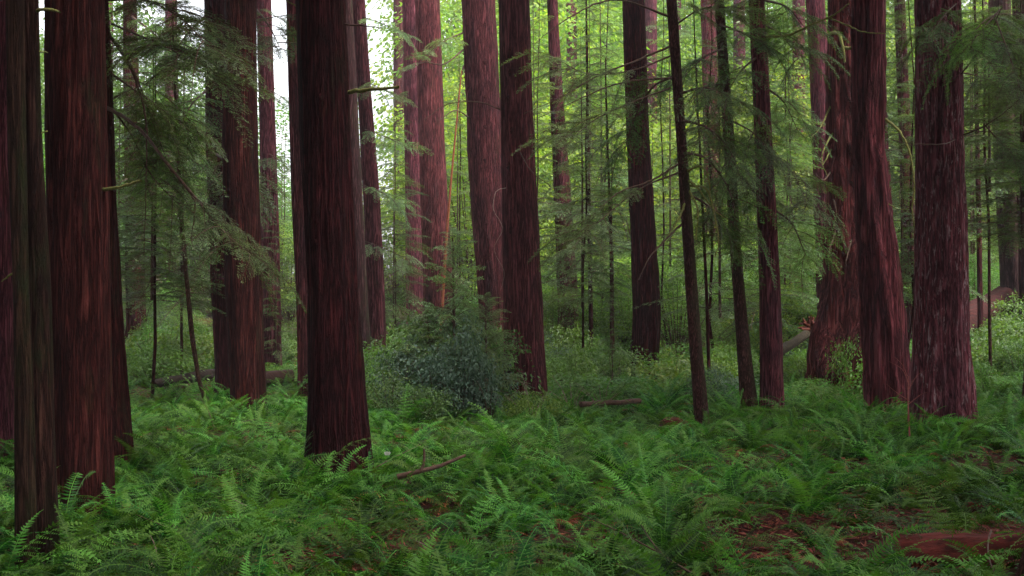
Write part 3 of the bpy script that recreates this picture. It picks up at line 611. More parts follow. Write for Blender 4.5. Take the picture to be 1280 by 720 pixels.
for k, (px, D) in enumerate(((715, 82), (215, 76), (275, 90), (585, 84), (655, 88), (815, 80), (845, 95), (925, 84), (1075, 90), (1150, 85), (1190, 78), (1230, 92), (135, 84), (500, 96), (1000, 74), (25, 84))):
    tree('F%d' % k, 'redwood_tree', 'distant straight red-brown trunk deep in the far wood', [(0, px - 7 - k % 3, px + 6), (390, px - 8 - k % 3, px + 8)], 'red', D=D, top=34, crown=CR_red[k % 3], crown_s=.8, nf=12, group='distant trunks of the far wood')

# the same wood goes on beside and behind the viewpoint and shades the foreground
k = 0
for (x, y) in ((-9, 3), (8.5, 5), (-6, -5), (5, -6), (0, -11), (-13, -2), (13, -1), (-12, 11), (12.5, 12), (-17, 6), (17, 7), (-9, -14), (9, -13), (16, 18), (-15, 18), (-2.5, -3.5), (3.2, -2.5), (21, 24), (-20, 25), (-5, -20), (5, -21), (20, -8), (-19, -9), (24, 14), (-23, 14)):
    e = empty('redwood_tree', (x, y, float(ground(x, y)) - .03)); tag(e, 'redwood standing outside the picture beside or behind the viewpoint', 'tree', 'redwoods around the viewpoint')
    if k == 0: side_trunk, _ = trunk_mesh('side_trunk_mesh', MB['red'], [-.7, 0, 15, 31], [0, 0, .1, .3], [0] * 4, [.52, .5, .36, .05], 14, 31, 5, .15, .035, 26, 77, 31)
    t = link('trunk', side_trunk, e); t.rotation_euler.z = k * 1.3
    c = link('crown', CR_red[k % 3], e, (0, 0, 8.5)); c.rotation_euler.z = k * 2.1; c.scale = (1.45, 1.45, 1.15); k += 1

# ------------------------------------------------------------------ shrubs
ym, _ = trunk_mesh('young_trunk_mesh', MB['brown'], [-.7, 0, 12], [0, 0, .1], [0] * 3, [.05, .045, .004], 30, 12, 4, .1, .03, 8, 301, 12)
def shrub(name, label, px, D, w, h, me, group=None, rz=None):
    x = P(px, 400, D)[0]
    o = link(name, me, None, (x, D, float(ground(x, D)) - .03)); r = 1.15
    o.scale = (w / 2 / r, w / 2 / r, h / 1.6); o.rotation_euler.z = rng.uniform(0, 6.28) if rz is None else rz
    return tag(o, label, 'shrub', group)
# the thicket in the middle: a young evergreen over grey-green and olive bushes
leafy('young_conifer', 'young conical evergreen rising from the thicket in front of the pale pair of trunks', 568, 26.4, 4.1, CR_sap[0], .03, 2.6, tmesh=ym)
leafy('young_conifer', 'smaller young evergreen tip at the right side of the thicket', 608, 26.2, 2.7, CR_sap[1], .03, 3.6, tmesh=ym)
leafy('young_conifer', 'low young evergreen at the left side of the thicket', 538, 26.6, 2.5, CR_sap[0], .03, 4.2, tmesh=ym)
shrub('shrub', 'silvery grey-green bush in the middle of the thicket', 545, 24.9, 2.0, 1.75, SHb[0])
shrub('shrub', 'grey-green bush at the right of the thicket beside the scarred centre trunk', 598, 25.0, 1.5, 1.75, SHb[1])
shrub('shrub', 'dark olive bush at the left foot of the thicket', 490, 24.4, 1.7, 1.35, SH[0])
shrub('shrub', 'small olive bush low in front of the thicket', 526, 23.6, 1.5, 1.0, SH[1])
shrub('shrub', 'grey-green bush at the left rear of the thicket', 508, 26.2, 1.9, 1.9, SHb[1])
shrub('shrub', 'loose upright grey-green bush at the front right of the thicket', 578, 24.8, 1.5, 2.35, SHb[1])
shrub('shrub', 'tall green bush climbing behind the middle of the thicket', 562, 27.4, 3.0, 2.7, SH[2])
shrub('shrub', 'tall olive bush behind the right side of the thicket', 604, 27.8, 2.2, 2.4, SH[1])
shrub('shrub', 'fresh green bush between the young evergreens of the thicket', 546, 26.9, 2.2, 2.3, SH[0])
shrub('shrub', 'bright yellow-green shrub at left in front of the shadowy far trunk', 206, 40, 2.9, 2.1, SHy[0])
shrub('shrub', 'low light green shrub left of the fallen brown log', 190, 37, 2.6, 1.2, SHm[0])
shrub('shrub', 'light green shrub behind the fallen brown log', 232, 42, 2.4, 1.5, SHm[1])
shrub('shrub', 'small light yellow-green shrub at the left foot of the scarred centre trunk', 668, 23.6, 1.1, .95, SHy[0])
shrub('shrub', 'little yellow-green shrub growing in front of the ridged twin', 1058, 33, 1.1, 1.9, SHy[0])
# small leafy trees filling the space under the far canopy
for q, px in enumerate(np.linspace(642, 1030, 22)):
    if q % 2: m_, lab, g = BR_mid[q % 4 // 2], 'small fresh green leafy tree in the understorey right of the centre', 'small green understorey trees'
    else: m_, lab, g = BR_yel[q % 3 % 2], 'low leafy tree with light foliage under the far canopy right of the centre', 'low light understorey trees'
    leafy('understorey_tree', lab, float(px + rng.uniform(-8, 8)), float(rng.uniform(46, 64)), float(rng.uniform(2.8, 5.2)), m_, .05, 1.25, group=g)
for q, px in enumerate((165, 200, 240, 420, 470, 1120, 1160, 1215, 1250, 1275)):
    leafy('understorey_tree', 'small leafy tree in the understorey at the left and right sides', float(px), float(rng.uniform(48, 62)), float(rng.uniform(2.6, 4.6)), BR_mid[q % 2], .05, 1.2, group='small understorey trees at the sides')
# understorey beyond the ferns
zones = [(470, 640, 'behind the evergreen thicket'), (640, 700, 'left of the reddish gap trunk'), (700, 780, 'between the reddish gap trunk and the swelling trunk'), (820, 865, 'between the swelling trunk and the slender brown trunk'),
         (870, 945, 'around the slender brown stems'), (975, 1035, 'between the medium red trunk and the ridged twin'), (1120, 1150, 'left of the flaky trunk'), (1205, 1285, 'right of the flaky trunk'),
         (330, 372, 'behind the left of the most prominent trunk'), (160, 275, 'behind the left clearing'), (-20, 60, 'at the far left edge'), (430, 480, 'behind the right of the most prominent trunk')]
for (a, b, where) in zones:
    n = max(4, int((b - a) / 5))
    for k in range(n):
        D = 29 + 26 * ((k + rng.random()) / n) ** 1.1; px = rng.uniform(a, b)
        if a in (160, 330) and D < 40: D += 12
        kind = rng.choice(4, p=[.3, .38, .17, .15])
        me, adj = ((SH[rng.integers(3)], 'dark green'), (SHm[rng.integers(2)], 'fresh green'), (SHy[0], 'yellow-green'), (SHb[rng.integers(2)], 'grey-green'))[kind]
        w = rng.uniform(1.2, 2.6) * (1 + (D - 30) / 60); hgt = rng.uniform(.5, 1.5) * (1 + (D - 30) / 40)
        shrub('shrub', '%s undergrowth shrub %s' % (adj, where), px, D, w, hgt, me, group='%s undergrowth shrubs %s' % (adj, where))

# ------------------------------------------------------------------ ferns
def fern_mesh(name, nfr, L, npin, pw, stand=.9, dead=3, feathery=False, mats=None):
    B = MBd()
    for k in range(nfr + dead):
        isd = k >= nfr
        az = k * 2.39996 + rng.normal(0, .35); l = L * rng.uniform(.55, 1.2); e0 = math.radians(rng.uniform(28, 80)) * stand if not isd else math.radians(rng.uniform(10, 35))
        bend = rng.uniform(.7, 2.1) if not isd else 1.6
        m = npin; t = (np.arange(m) + .5) / m
        el = e0 - bend * np.linspace(0, 1, m) ** rng.uniform(1.1, 2.0)
        seg = l / m
        side = rng.normal(0, .45)
        aa = az + side * np.linspace(0, 1, m) ** 2
        d = np.stack([np.cos(el) * np.cos(aa), np.cos(el) * np.sin(aa), np.sin(el)], -1)
        p = np.cumsum(d * seg, 0)
        s = nrm(np.cross(d, [0, 0, 1.0])); roll = rng.normal(0, .35) + rng.normal(0, .5) * t; n = np.cross(s, d)
        s = s * np.cos(roll)[:, None] + n * np.sin(roll)[:, None]; n = np.cross(s, d)
        if feathery: prof = np.clip((1 - t) ** .8, 0, 1) * np.clip((t - .2) / .12, 0, 1)
        else: prof = np.clip(np.sin(PI * np.clip(t * .93 + .07, 0, 1) ** .62), 0, 1) ** .75
        if isd: prof = prof * .7
        prof[t < .10] = 0
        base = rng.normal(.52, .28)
        for sg in (-1, 1):
            ok = np.where((prof > .03) & (rng.random(m) > .05))[0]
            dd = nrm(s[ok] * sg * 1.0 + d[ok] * (.32 if not feathery else .5) + n[ok] * (-.15 if not isd else -.6) + rng.normal(0, .09, (len(ok), 3)))
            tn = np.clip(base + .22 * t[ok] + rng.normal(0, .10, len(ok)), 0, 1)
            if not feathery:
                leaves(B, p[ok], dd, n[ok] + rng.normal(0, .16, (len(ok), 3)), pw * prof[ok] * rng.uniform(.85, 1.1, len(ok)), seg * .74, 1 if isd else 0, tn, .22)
            else:
                for q, ii in enumerate(ok):          # each side leaflet is itself cut into small lobes
                    pl = pw * prof[ii] * rng.uniform(.85, 1.1); mm = max(2, int(pl / .017)); u = (np.arange(mm) + .5) / mm
                    c = p[ii] + dd[q] * (u * pl)[:, None]; c[:, 2] -= .18 * pl * u * u; s3 = nrm(np.cross(dd[q], n[ii]))
                    for s2 in (-1, 1):
                        leaves(B, c, s3 * s2 + dd[q] * .55 + rng.normal(0, .1, (mm, 3)), np.tile(n[ii], (mm, 1)), (.034 * (1 - u * .75) * (.5 + .5 * prof[ii])), .013, 1 if isd else 0, np.clip(tn[q] + rng.normal(0, .05, mm), 0, 1), .4)
                    leaves(B, c[-1:], dd[q:q + 1], n[ii:ii + 1], .03, .012, 1 if isd else 0, tn[q:q + 1])
        # rachis ribbon
        w = s * .0035
        pr = p[::2]; ww = w[::2]; q = len(pr)
        v = np.concatenate([pr - ww, pr + ww]); f = [[i, i + 1, q + i + 1, q + i] for i in range(q - 1)]
        B.add(v, f, 1 if isd else 0, np.full(len(v), .85))
    return B.mesh(name, mats or [M_fern, M_deadf])
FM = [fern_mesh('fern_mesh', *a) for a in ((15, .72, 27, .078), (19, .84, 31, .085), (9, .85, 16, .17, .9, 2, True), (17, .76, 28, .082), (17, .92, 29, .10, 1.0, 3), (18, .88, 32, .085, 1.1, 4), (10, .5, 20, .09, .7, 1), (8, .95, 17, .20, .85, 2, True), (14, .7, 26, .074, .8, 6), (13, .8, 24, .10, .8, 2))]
FD = [fern_mesh('dead_fern_mesh', 4, .6, 26, .09, .8, 14), fern_mesh('dead_fern_mesh', 1, .5, 24, .08, .7, 16)]
FL = [fern_mesh('fern_low_mesh', *a) for a in ((12, .8, 18, .13), (15, .85, 20, .13), (10, .7, 16, .13))]
trunks_xy = [(t['o'][0], t['o'][1], t['at'](.3)[2]) for t in TR.values()]
def clear(x, y, r=.15):
    return all((x - a) ** 2 + (y - b) ** 2 > (c + r) ** 2 for a, b, c in trunks_xy)
bare = [(1085, 606, 1.5, .9), (1120, 660, 1.9, 1.0), (885, 584, 1.1, .7), (600, 690, 1.5, .7), (230, 498, 2.2, 1.6), (800, 560, .8, .6), (350, 700, .8, .5), (270, 590, .6, .4), (1215, 655, 1.6, .8), (650, 520, .9, 1.2)]
bareW = []
for (px, py, wx, wy) in bare:
    D = hit(px, py, .12); bareW.append((P(px, py, D)[0], D, wx, wy))
def isbare(x, y): return rng.random() > .2 and any(((x - a) / c) ** 2 + ((y - b) / d) ** 2 < 1 for a, b, c, d in bareW)
pts = []
cell = .44
for yy in np.arange(6.6, 47, cell):
    half = .44 * yy + 1.2
    for xx in np.arange(-half, half, cell):
        x = xx + rng.uniform(-.3, .3); y = yy + rng.uniform(-.3, .3)
        dens = .30 + .75 * vnoise(x * .55 + 20, y * .55 + 7)
        px = 640 + x / y * F
        if y > 29 and px < 430: dens *= .35
        if y > 30 and 470 < px < 640: dens *= .5
        if y > 30: dens *= .6
        if rng.random() > dens or not clear(x, y) or isbare(x, y): continue
        pts.append((x, y))
for (a_, b_, c_) in trunks_xy:          # ferns crowd round the feet of the nearer trunks
    if 8 < b_ < 32:
        for q in range(int(5 + c_ * 5)):
            g_ = rng.uniform(-2.7, -.4); rr_ = c_ + rng.uniform(.22, .5); pts.append((a_ + rr_ * math.cos(g_), b_ + rr_ * math.sin(g_)))
pts = sorted(pts, key=lambda p: p[1])
inview = [p for p in pts if abs(p[0]) < .425 * p[1] + .2 and p[1] > 7.6]
near = inview[:300]; nearset = set(near)
def where(x, y):
    px = 640 + x / y * F
    row = 'in the front row' if y < 10 else 'of the near carpet' if y < 13.2 else 'of the middle carpet'
    col = ('below the left dark trunks' if px < 160 else 'left of the most prominent trunk' if px < 380 else 'below the most prominent trunk' if px < 500 else 'below the scarred centre trunk' if px < 700 else
           'below the swelling trunk' if px < 850 else 'below the slender brown stems' if px < 1000 else 'below the ridged twin' if px < 1140 else 'below the flaky trunk')
    return row, col
first = {}
for (x, y) in near:
    k = rng.integers(10); row, col = where(x, y)
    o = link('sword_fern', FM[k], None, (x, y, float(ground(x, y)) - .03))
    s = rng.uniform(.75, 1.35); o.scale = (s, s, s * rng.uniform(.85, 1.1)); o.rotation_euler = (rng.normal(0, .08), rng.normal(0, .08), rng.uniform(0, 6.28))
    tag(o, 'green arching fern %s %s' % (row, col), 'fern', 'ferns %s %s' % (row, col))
    first[int(k)] = o
# dead fern patches
for (px, py, lab) in ((880, 582, 'rust-red dead fern clump below the slender brown stems'), (1085, 600, 'large dull red heap of dead fronds below the dark leaning trunk'), (1110, 612, 'dark red dead fern clump right of the large red heap'),
                      (1190, 600, 'small red dead fern clump below the flaky trunk'), (1180, 660, 'red dead fronds lying on the rotten log'), (605, 682, 'brown-red dead fern clump at the bottom centre'),
                      (800, 562, 'red-brown dead fronds in the middle of the fern carpet'), (335, 700, 'orange-brown dead fronds at the bottom left'), (1262, 668, 'bright red dead fronds at the right end of the rotten log'),
                      (950, 590, 'reddish dead fern right of the rust-red clump'), (420, 600, 'red-brown dead fronds at the foot of the most prominent trunk'), (700, 640, 'small brown dead fern low in the centre')):
    D = hit(px, py, .15); x = P(px, py, D)[0]
    o = link('dead_fern', FD[rng.integers(2)], None, (x, D, float(ground(x, D)))); s = rng.uniform(.8, 1.15); o.scale = (s, s, s); o.rotation_euler.z = rng.uniform(0, 6)
    tag(o, lab, 'fern')
for (bx_, by_, wx_, wy_) in bareW:
    for q in range(5):
        x = bx_ + rng.uniform(-.8, .8) * wx_; y = by_ + rng.uniform(-.8, .8) * wy_
        if y < 8 or not clear(x, y) or y > 24: continue
        o = link('dead_fern', FD[rng.integers(len(FD))], None, (x, y, float(ground(x, y)) - .02)); z_ = rng.uniform(.6, 1.15); o.scale = (z_, z_, z_ * .8); o.rotation_euler.z = rng.uniform(0, 6)
        tag(o, 'small flattened clump of brown dead fronds in a bare red patch of the floor', 'fern', 'dead fern clumps in the bare patches')
# the rest of the carpet: one mass, instanced on points
rest = [p for p in pts if p not in nearset]
pa = np.array([(x, y, float(ground(x, y)) - .03) for x, y in rest])
me = bpy.data.meshes.new('fern_carpet'); me.vertices.add(len(pa)); me.vertices.foreach_set('co', pa.astype(np.float32).ravel())
rot = np.stack([rng.normal(0, .1, len(pa)), rng.normal(0, .1, len(pa)), rng.uniform(0, 6.28, len(pa))], -1)
a = me.attributes.new('rot', 'FLOAT_VECTOR', 'POINT'); a.data.foreach_set('vector', rot.astype(np.float32).ravel())
a = me.attributes.new('scl', 'FLOAT', 'POINT'); a.data.foreach_set('value', rng.uniform(.75, 1.25, len(pa)).astype(np.float32))
fc = link('fern_carpet', me); tag(fc, 'dense carpet of ferns spreading between the farther trunks', 'ferns', kind='stuff')
ng = bpy.data.node_groups.new('scatter', 'GeometryNodeTree'); ng.interface.new_socket('Geometry', in_out='INPUT', socket_type='NodeSocketGeometry'); ng.interface.new_socket('Geometry', in_out='OUTPUT', socket_type='NodeSocketGeometry')
gi = ng.nodes.new('NodeGroupInput'); go = ng.nodes.new('NodeGroupOutput')
jo = ng.nodes.new('GeometryNodeJoinGeometry')
for k in sorted(first):
    oi = ng.nodes.new('GeometryNodeObjectInfo'); oi.transform_space = 'ORIGINAL'; oi.inputs['Object'].default_value = first[k]
    g2 = ng.nodes.new('GeometryNodeGeometryToInstance'); ng.links.new(oi.outputs['Geometry'], g2.inputs[0]); ng.links.new(g2.outputs[0], jo.inputs[0])
ip = ng.nodes.new('GeometryNodeInstanceOnPoints'); ip.inputs['Pick Instance'].default_value = True
def attr(nm, ty):
    n = ng.nodes.new('GeometryNodeInputNamedAttribute'); n.data_type = ty; n.inputs['Name'].default_value = nm; return n.outputs[0]
e2r = ng.nodes.new('FunctionNodeEulerToRotation'); ng.links.new(attr('rot', 'FLOAT_VECTOR'), e2r.inputs[0]); ng.links.new(e2r.outputs[0], ip.inputs['Rotation'])
ng.links.new(attr('scl', 'FLOAT'), ip.inputs['Scale'])
ri = ng.nodes.new('FunctionNodeRandomValue'); ri.data_type = 'INT'; ri.inputs[4].default_value = 0; ri.inputs[5].default_value = len(first) - 1
ng.links.new(ri.outputs[2], ip.inputs['Instance Index'])
ng.links.new(gi.outputs[0], ip.inputs['Points']); ng.links.new(jo.outputs[0], ip.inputs['Instance']); ng.links.new(ip.outputs[0], go.inputs[0])
mod = fc.modifiers.new('scatter', 'NODES'); mod.node_group = ng

# ------------------------------------------------------------------ litter, sorrel and small herbs
B = MBd(); n = 50000
y = 7 + 40 * rng.random(n) ** 1.7; x = rng.uniform(-1, 1, n) * (.44 * y + 1)
pp = np.stack([x, y, ground(x, y) + rng.uniform(.0, .05, n)], -1); az = rng.uniform(0, 6.28, n)
leaves(B, pp, np.stack([np.cos(az), np.sin(az), rng.normal(0, .25, n)], -1), np.stack([rng.normal(0, .3, n), rng.normal(0, .3, n), np.ones(n)], -1), rng.uniform(.05, .22, n), rng.uniform(.008, .03, n), 0, np.clip(rng.normal(.5, .25, n), 0, 1))
tag(link('leaf_litter', B.mesh('leaf_litter', [M_litter])), 'red-brown needles and dry bits scattered on the forest floor', 'litter', kind='stuff')
B = MBd()
for (bx_, by_, wx_, wy_) in bareW:      # thicker litter where the ferns leave the floor open
    n = int(1500 * wx_ * wy_); r_ = np.sqrt(rng.random(n)) * 1.1; th_ = rng.uniform(0, 6.28, n)
    x = bx_ + r_ * np.cos(th_) * wx_; y = by_ + r_ * np.sin(th_) * wy_; az = rng.uniform(0, 6.28, n)
    leaves(B, np.stack([x, y, ground(x, y) + rng.uniform(.01, .09, n)], -1), np.stack([np.cos(az), np.sin(az), rng.normal(0, .3, n)], -1), np.stack([rng.normal(0, .4, n), rng.normal(0, .4, n), np.ones(n)], -1), rng.uniform(.04, .20, n), rng.uniform(.008, .024, n), 0, np.clip(rng.normal(.55, .3, n), 0, 1))
tag(link('needle_litter', B.mesh('needle_litter', [M_litter])), 'matted red-brown dead sprigs in the open patches between ferns', 'litter', kind='stuff')
for q in range(34):
    y = 8.6 + 15 * rng.random(); x = rng.uniform(-1, 1) * .4 * y; ln = rng.uniform(.35, 1.3); az = rng.uniform(0, 6.28); g = float(ground(x, y)); B = MBd()
    u_ = np.array([math.cos(az), math.sin(az), rng.uniform(0, .35)]); s_ = np.array([-u_[1], u_[0], .3]) * rng.normal(0, .12)
    tube(B, spline([(0, 0, 0), u_ * ln * .35 + s_, u_ * ln * .7 + s_ * .6, u_ * ln], 4), np.linspace(.014, .004, 13), 5)
    tube(B, spline([u_ * ln * .4 + s_, u_ * ln * .55 + s_ * 3 + [0, 0, .06], u_ * ln * .65 + s_ * 5 + [0, 0, .1]], 3), np.linspace(.008, .003, 7), 4)
    tag(link('fallen_twig', B.mesh('fallen_twig', [M_twig if q % 3 else M_paletwig]), loc=(x, y, g + .04)), 'small dead twig lying among the ferns', 'twig', 'dead twigs on the forest floor')
B = MBd(); n = 1700
cy = 7.5 + 42 * rng.random(n) ** 1.4; cx = rng.uniform(-1, 1, n) * (.44 * cy + 1)
keep = vnoise(cx * .8 + 50, cy * .8) > .42; cx, cy = cx[keep], cy[keep]; n = len(cx); k = 26
r = .34 * np.sqrt(rng.random((n, k))); az = rng.uniform(0, 6.28, (n, k)); x = (cx[:, None] + r * np.cos(az)).ravel(); y = (cy[:, None] + r * np.sin(az)).ravel()
z = ground(x, y) + rng.uniform(.05, .26, n * k); az2 = rng.uniform(0, 6.28, n * k)
leaves(B, np.stack([x, y, z], -1), np.stack([np.cos(az2), np.sin(az2), rng.normal(-.1, .2, n * k)], -1), np.stack([rng.normal(0, .3, n * k), rng.normal(0, .3, n * k), np.ones(n * k)], -1), rng.uniform(.035, .075, n * k), rng.uniform(.03, .055, n * k), 0, None, .6)
tag(link('ground_herbs', B.mesh('ground_herbs', [M_sorrel])), 'small round-leaved herbs growing between the ferns', 'herbs', kind='stuff')

# ------------------------------------------------------------------ fallen wood
def log(name, label, a, b, r0, r1, mat, cat='log', dz=0.0, sag=.0, nf=10, furrow=.12, parts=None):
    """a, b: (px, py of centre line, D)"""
    p0 = P(*a); p1 = P(*b); L_ = np.linalg.norm(p1 - p0); n = int(L_ / .08) + 4; t = np.linspace(0, 1, n)
    c = p0 + (p1 - p0) * t[:, None]; c[:, 2] += dz - sag * np.sin(PI * t) + .04 * (vnoise(t * 6, t * 0 + r0 * 50) - .5)
    o0 = p0.copy(); dr = (p1 - p0) / L_; s = nrm(np.cross(dr, [0, 0, 1.0])); u2 = np.cross(s, dr)
    ns = 36; th = np.arange(ns) * 2 * PI / ns; T, Q = np.meshgrid(th, t * L_)
    rr = (r0 + (r1 - r0) * t)[:, None] * (1 + furrow * (vnoise(T / (2 * PI) * ns / 2.0, Q * 1.2 + 5) - .5) * 2 * np.minimum(1, np.minimum(T, 2 * PI - T) * 2) + .08 * (vnoise(Q * 3, T) - .5) + furrow * .5 * (vnoise(np.abs(np.sin(T / 2)) * 22, Q * 2.2 + 9) - .5))
    v = c[:, None] + rr[..., None] * (np.cos(T)[..., None] * s + np.sin(T)[..., None] * u2) - o0
    B = MBd(); i = np.arange(n - 1)[:, None]; j = np.arange(ns)[None]; j2 = (j + 1) % ns
    B.add(v.reshape(-1, 3), np.stack([i * ns + j, i * ns + j2, (i + 1) * ns + j2, (i + 1) * ns + j], -1).reshape(-1, 4), 0, None, True)
    for e in (0, n - 1):   # broken ends
        cc = (c[e] - o0) + dr * (-.05 if e == 0 else .05); vv = np.vstack([v[e], [cc]])
        B.add(vv, [[q, (q + 1) % ns, ns, ns] if False else [q, (q + 1) % ns, (q + 2) % ns, ns] for q in range(0, ns, 2)], 0)
    o = link(name, B.mesh(name, [mat]), None, o0); return tag(o, label, cat)
Dl = hit(1195, 690, .15)
lg = log('rotten_log', 'crumbling dark red rotten log lying among ferns at the bottom right', (1120, 688, Dl + .25), (1290, 694, Dl - .1), .13, .20, M_redwood, furrow=.34)
log('fallen_log', 'long mossy brown fallen log behind the left clearing', (192, 479, 35.5), (300, 463, 38), .11, .20, plain('log_brown', (.006, .004, .003), .95, (.024, .013, .008), 12, (.15, 1, 1)))
log('fallen_log', 'short reddish-brown log between the touching pair and the most prominent trunk', (322, 476, 34), (362, 470, 35), .25, .2, plain('log_red', (.012, .005, .003), .95, (.038, .013, .008), 12, (.15, 1, 1)))
log('fallen_log', 'bright red weathered log leaning up behind the flaky trunk at right', (1188, 414, 43), (1268, 366, 45), .50, .44, plain('log_weathered_red', (.012, .005, .004), .95, (.06, .011, .009), 14, (.2, 1, 1)))
log('fallen_log', 'low brown log half buried in undergrowth below the swelling trunk', (726, 500, 25.6), (800, 497, 26.4), .06, .05, M_twig, dz=-.08)
log('fallen_branch', 'orange-brown branch lying in the left clearing', (180, 499, 31), (226, 497, 31.4), .04, .03, M_twig, cat='branch')
log('fallen_log', 'mossy brown log sloping down to the left of the ridged twin', (955, 452, 36), (1008, 418, 39), .15, .13, plain('log_moss', (.012, .009, .004), .95, (.04, .025, .010), 9))
# red broken end of that log as its own root mass
B = MBd()
for q in range(26):
    d = nrm(rng.normal(0, 1, 3) * [1, .6, 1]); tube(B, [d * .05, d * .24, d * .38 + rng.normal(0, .08, 3)], [.10, .06, .02], 5)
c = P(1013, 411, 39.6)
tag(link('stump', B.mesh('stump', [plain('stump_orange_red', (.03, .008, .005), .9, (.11, .02, .010), 9)]), loc=c), 'splintered orange-red stump just left of the ridged twin', 'stump')
# stump under the slender stem and by the thicket
def stump(label, px, py, w, h, mat):
    D = hit(px, py, .1); x = P(px, py, D)[0]; g = float(ground(x, D)); B = MBd(); ns = 30; zs = np.linspace(-.15, h, 9); th = np.arange(ns) * 2 * PI / ns; T, Q = np.meshgrid(th, zs)
    R_ = w / 2 * (1 - .25 * Q / h) * (1 + .22 * (vnoise(np.abs(np.sin(T / 2)) * 9, Q + px) - .5)); top = (Q > h * .95) * .35 * h * (vnoise(np.abs(np.sin(T / 2)) * 7 + 3, px + 0 * T) - .6)
    v = np.stack([R_ * np.cos(T), R_ * np.sin(T), Q + top], -1); i = np.arange(8)[:, None]; j = np.arange(ns)[None]; j2 = (j + 1) % ns
    B.add(v.reshape(-1, 3), np.stack([i * ns + j, i * ns + j2, (i + 1) * ns + j2, (i + 1) * ns + j], -1).reshape(-1, 4), 0, None, True)
    vv = np.vstack([v[-1], [[0, 0, h * .55]]]); B.add(vv, [[q, (q + 1) % ns, (q + 2) % ns, ns] for q in range(0, ns, 2)], 0)
    return tag(link('stump', B.mesh('stump', [mat]), None, (x, D, g)), label, 'stump')
stump('low dark red stump in ferns at the foot of the slender brown trunk', 845, 540, .75, .35, M_redwood)
stump('rotten red stump under the thicket left of the scarred centre trunk', 590, 508, 1.5, .75, M_redwood)
stump('dark rotten stump at the left edge behind the twin stems', 12, 545, .8, .9, MB['dark'])
# forked stick in the ferns
Dk = hit(540, 590, .5); o0 = P(500, 592, Dk); B = MBd()
tube(B, spline([P(497, 596, Dk), P(520, 590, Dk), P(548, 583, Dk + .1), P(582, 569, Dk + .2)], 6) - o0, np.linspace(.036, .018, 19), 7)
tube(B, spline([P(526, 589, Dk), P(530, 576, Dk), P(530, 561, Dk)], 5) - o0, np.linspace(.022, .013, 11), 7)
tag(link('fallen_branch', B.mesh('fallen_branch', [M_twig]), loc=o0), 'dark forked dead branch lying in the ferns right of the most prominent trunk', 'branch')
# curved dry frond stalk against the rotten log
o0 = P(1240, 662, Dl - .3); B = MBd()
tube(B, spline([P(1239, 662, Dl - .3), P(1235, 680, Dl - .32), P(1237, 700, Dl - .34), P(1246, 724, Dl - .36)], 5) - o0, np.linspace(.008, .006, 16), 6)
tag(link('dry_stalk', B.mesh('dry_stalk', [M_paletwig]), loc=o0), 'curved pinkish dry stalk in front of the rotten log', 'stalk')
# red dead seedling between the leaning and the flaky trunks
Ds = 19.4; x = P(1136, 500, Ds); g = float(ground(x[0], Ds)); o0 = np.array([x[0], Ds, g]); B = MBd()
for pl, r in (([(1137, 545), (1135, 500), (1136, 470)], .014), ([(1136, 480), (1128, 462), (1112, 452)], .007), ([(1136, 486), (1146, 470), (1158, 462)], .007), ([(1135, 500), (1120, 490), (1108, 480)], .006), ([(1136, 505), (1150, 494), (1160, 490)], .006), ([(1134, 470), (1128, 456), (1118, 446)], .006)):
    tube(B, spline([P(a, b, Ds) for a, b in pl], 4) - o0, np.linspace(r, r * .4, 4 * (len(pl) - 1) + 1), 5)
tag(link('dead_seedling', B.mesh('dead_seedling', [plain('seedling_red', (.14, .03, .027), .85, (.26, .08, .07), 12)]), loc=o0), 'bare pinkish-red dead seedling between the dark leaning trunk and the flaky trunk', 'seedling')
# bare twigs in the undergrowth
for q, (px, py, D, lab) in enumerate(((752, 480, 27, 'tangle of bare grey twigs right of the reddish gap trunk'), (715, 490, 26.5, 'bare pale twigs left of the grey tangle'), (612, 480, 24.5, 'bare reddish twigs beside the scarred centre trunk'), (665, 486, 24, 'thin bare twigs in front of the scarred centre trunk'))):
    x = P(px, py, D); g = float(ground(x[0], D)); B = MBd()
    for k in range(9):
        az = rng.uniform(0, 6.28); h = rng.uniform(.5, 1.0); e = np.array([math.cos(az), math.sin(az), 0]) * rng.uniform(.15, .6)
        tube(B, spline([(0, 0, -.05), e * .4 + [0, 0, h * .6], e + [0, 0, h]], 4), np.linspace(.012, .004, 9), 5)
    tag(link('bare_twigs', B.mesh('bare_twigs', [M_paletwig if q != 2 else M_twig]), loc=(x[0], D, g)), lab, 'twigs')
# mossy buttress root at the bottom right corner
D0 = 8.6; p0 = P(1300, 760, D0); B = MBd()
ns = 28; zs = np.linspace(-.4, 1.1, 26); T, Q = np.meshgrid(np.arange(ns) * 2 * PI / ns, zs)
R_ = (.30 - .13 * np.clip(Q, 0, 1.1)) * (1 + .16 * (vnoise(np.abs(np.sin(T / 2)) * 8, Q * 3) - .5)); ofx = .16 * Q
v = np.stack([R_ * np.cos(T) + ofx, R_ * np.sin(T), Q], -1); i = np.arange(25)[:, None]; j = np.arange(ns)[None]; j2 = (j + 1) % ns
B.add(v.reshape(-1, 3), np.stack([i * ns + j, i * ns + j2, (i + 1) * ns + j2, (i + 1) * ns + j], -1).reshape(-1, 4), 0, None, True)
vv = np.vstack([v[-1], [[.18, 0, .95]]]); B.add(vv, [[q, (q + 1) % ns, (q + 2) % ns, ns] for q in range(0, ns, 2)], 0)
tag(link('stump', B.mesh('mossy_stump', [MB['mossy']]), None, (p0[0], D0, float(ground(p0[0], D0)))), 'mossy brown stump cut by the bottom right corner', 'stump')
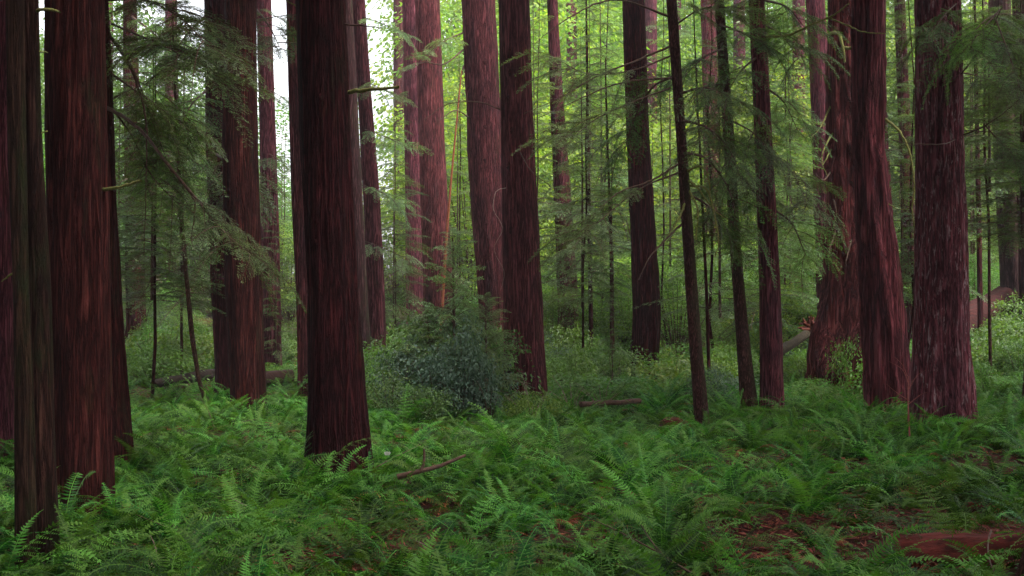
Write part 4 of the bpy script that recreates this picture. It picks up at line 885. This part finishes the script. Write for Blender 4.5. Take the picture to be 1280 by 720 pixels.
# pale fungus / torn leaf by the prominent trunk
Dp = hit(484, 566, .35); c = P(484, 569, Dp); B = MBd()
k = 9; az = np.linspace(0, 6, k); leaves(B, np.zeros((k, 3)) + [0, 0, 0], np.stack([np.cos(az), .3 * np.sin(az), .9 + .2 * np.sin(az * 3)], -1), np.tile([0, -1., .3], (k, 1)), .06, .035)
tag(link('pale_leaf', B.mesh('pale_leaf', [plain('pale_leaf', (.5, .48, .46), .6, (.75, .73, .70), 20)]), loc=c), 'small whitish torn leaf standing in the ferns right of the most prominent trunk', 'leaf')

# ------------------------------------------------------------------ air
B = MBd(); x0, x1, y0, y1, z0, z1 = -330, 330, -230, 520, -3, 62
v = [(x0, y0, z0), (x1, y0, z0), (x1, y1, z0), (x0, y1, z0), (x0, y0, z1), (x1, y0, z1), (x1, y1, z1), (x0, y1, z1)]
B.add(v, [[0, 3, 2, 1], [4, 5, 6, 7], [0, 1, 5, 4], [1, 2, 6, 5], [2, 3, 7, 6], [3, 0, 4, 7]])
mh, nt, out = newmat('haze'); pv = N(nt, 'ShaderNodeVolumePrincipled'); pv.inputs['Color'].default_value = (.86, .84, .92, 1); pv.inputs['Density'].default_value = HAZE = .0004
pv.inputs['Anisotropy'].default_value = .25
nt.links.new(pv.outputs[0], out.inputs['Volume'])
import os
if not os.environ.get('NOHAZE'):
    tag(link('haze', B.mesh('haze', [mh])), 'thin pale mist between the trees', 'haze', kind='stuff')

# ------------------------------------------------------------------ light
EL, AZ = math.radians(60), math.radians(118)        # soft sun high on the right, beyond the near canopy
w = bpy.data.worlds.new('World'); scene.world = w; w.use_nodes = True; nt = w.node_tree; nt.nodes.clear()
out = nt.nodes.new('ShaderNodeOutputWorld'); bgn = nt.nodes.new('ShaderNodeBackground'); sky = nt.nodes.new('ShaderNodeTexSky'); sky.sky_type = 'NISHITA'; sky.sun_disc = False
sky.sun_elevation = EL; sky.sun_rotation = AZ; sky.air_density = 1.0; sky.dust_density = 4.0; sky.ozone_density = 1.0
hs = nt.nodes.new('ShaderNodeHueSaturation'); hs.inputs['Saturation'].default_value = .2; nt.links.new(sky.outputs[0], hs.inputs['Color'])
nt.links.new(hs.outputs[0], bgn.inputs[0]); bgn.inputs[1].default_value = .15; nt.links.new(bgn.outputs[0], out.inputs[0])
sl = bpy.data.lights.new('sun', 'SUN'); sl.energy = 1.5; sl.angle = math.radians(20); sl.color = (1, .97, .92)
so = bpy.data.objects.new('sun', sl); COL.objects.link(so)
dirv = Vector((math.sin(AZ) * math.cos(EL), math.cos(AZ) * math.cos(EL), math.sin(EL)))
so.rotation_euler = dirv.to_track_quat('Z', 'Y').to_euler(); so.location = (0, 0, 60)
vs = scene.view_settings; vs.view_transform = 'Standard'; vs.look = 'None'; vs.gamma = 1; vs.use_curve_mapping = False; vs.exposure = 2.12
cy = scene.cycles; cy.max_bounces = 7; cy.diffuse_bounces = 4; cy.transmission_bounces = 5; cy.glossy_bounces = 2; cy.volume_bounces = 1; cy.transparent_max_bounces = 4
cy.use_denoising = True; cy.sample_clamp_indirect = 8
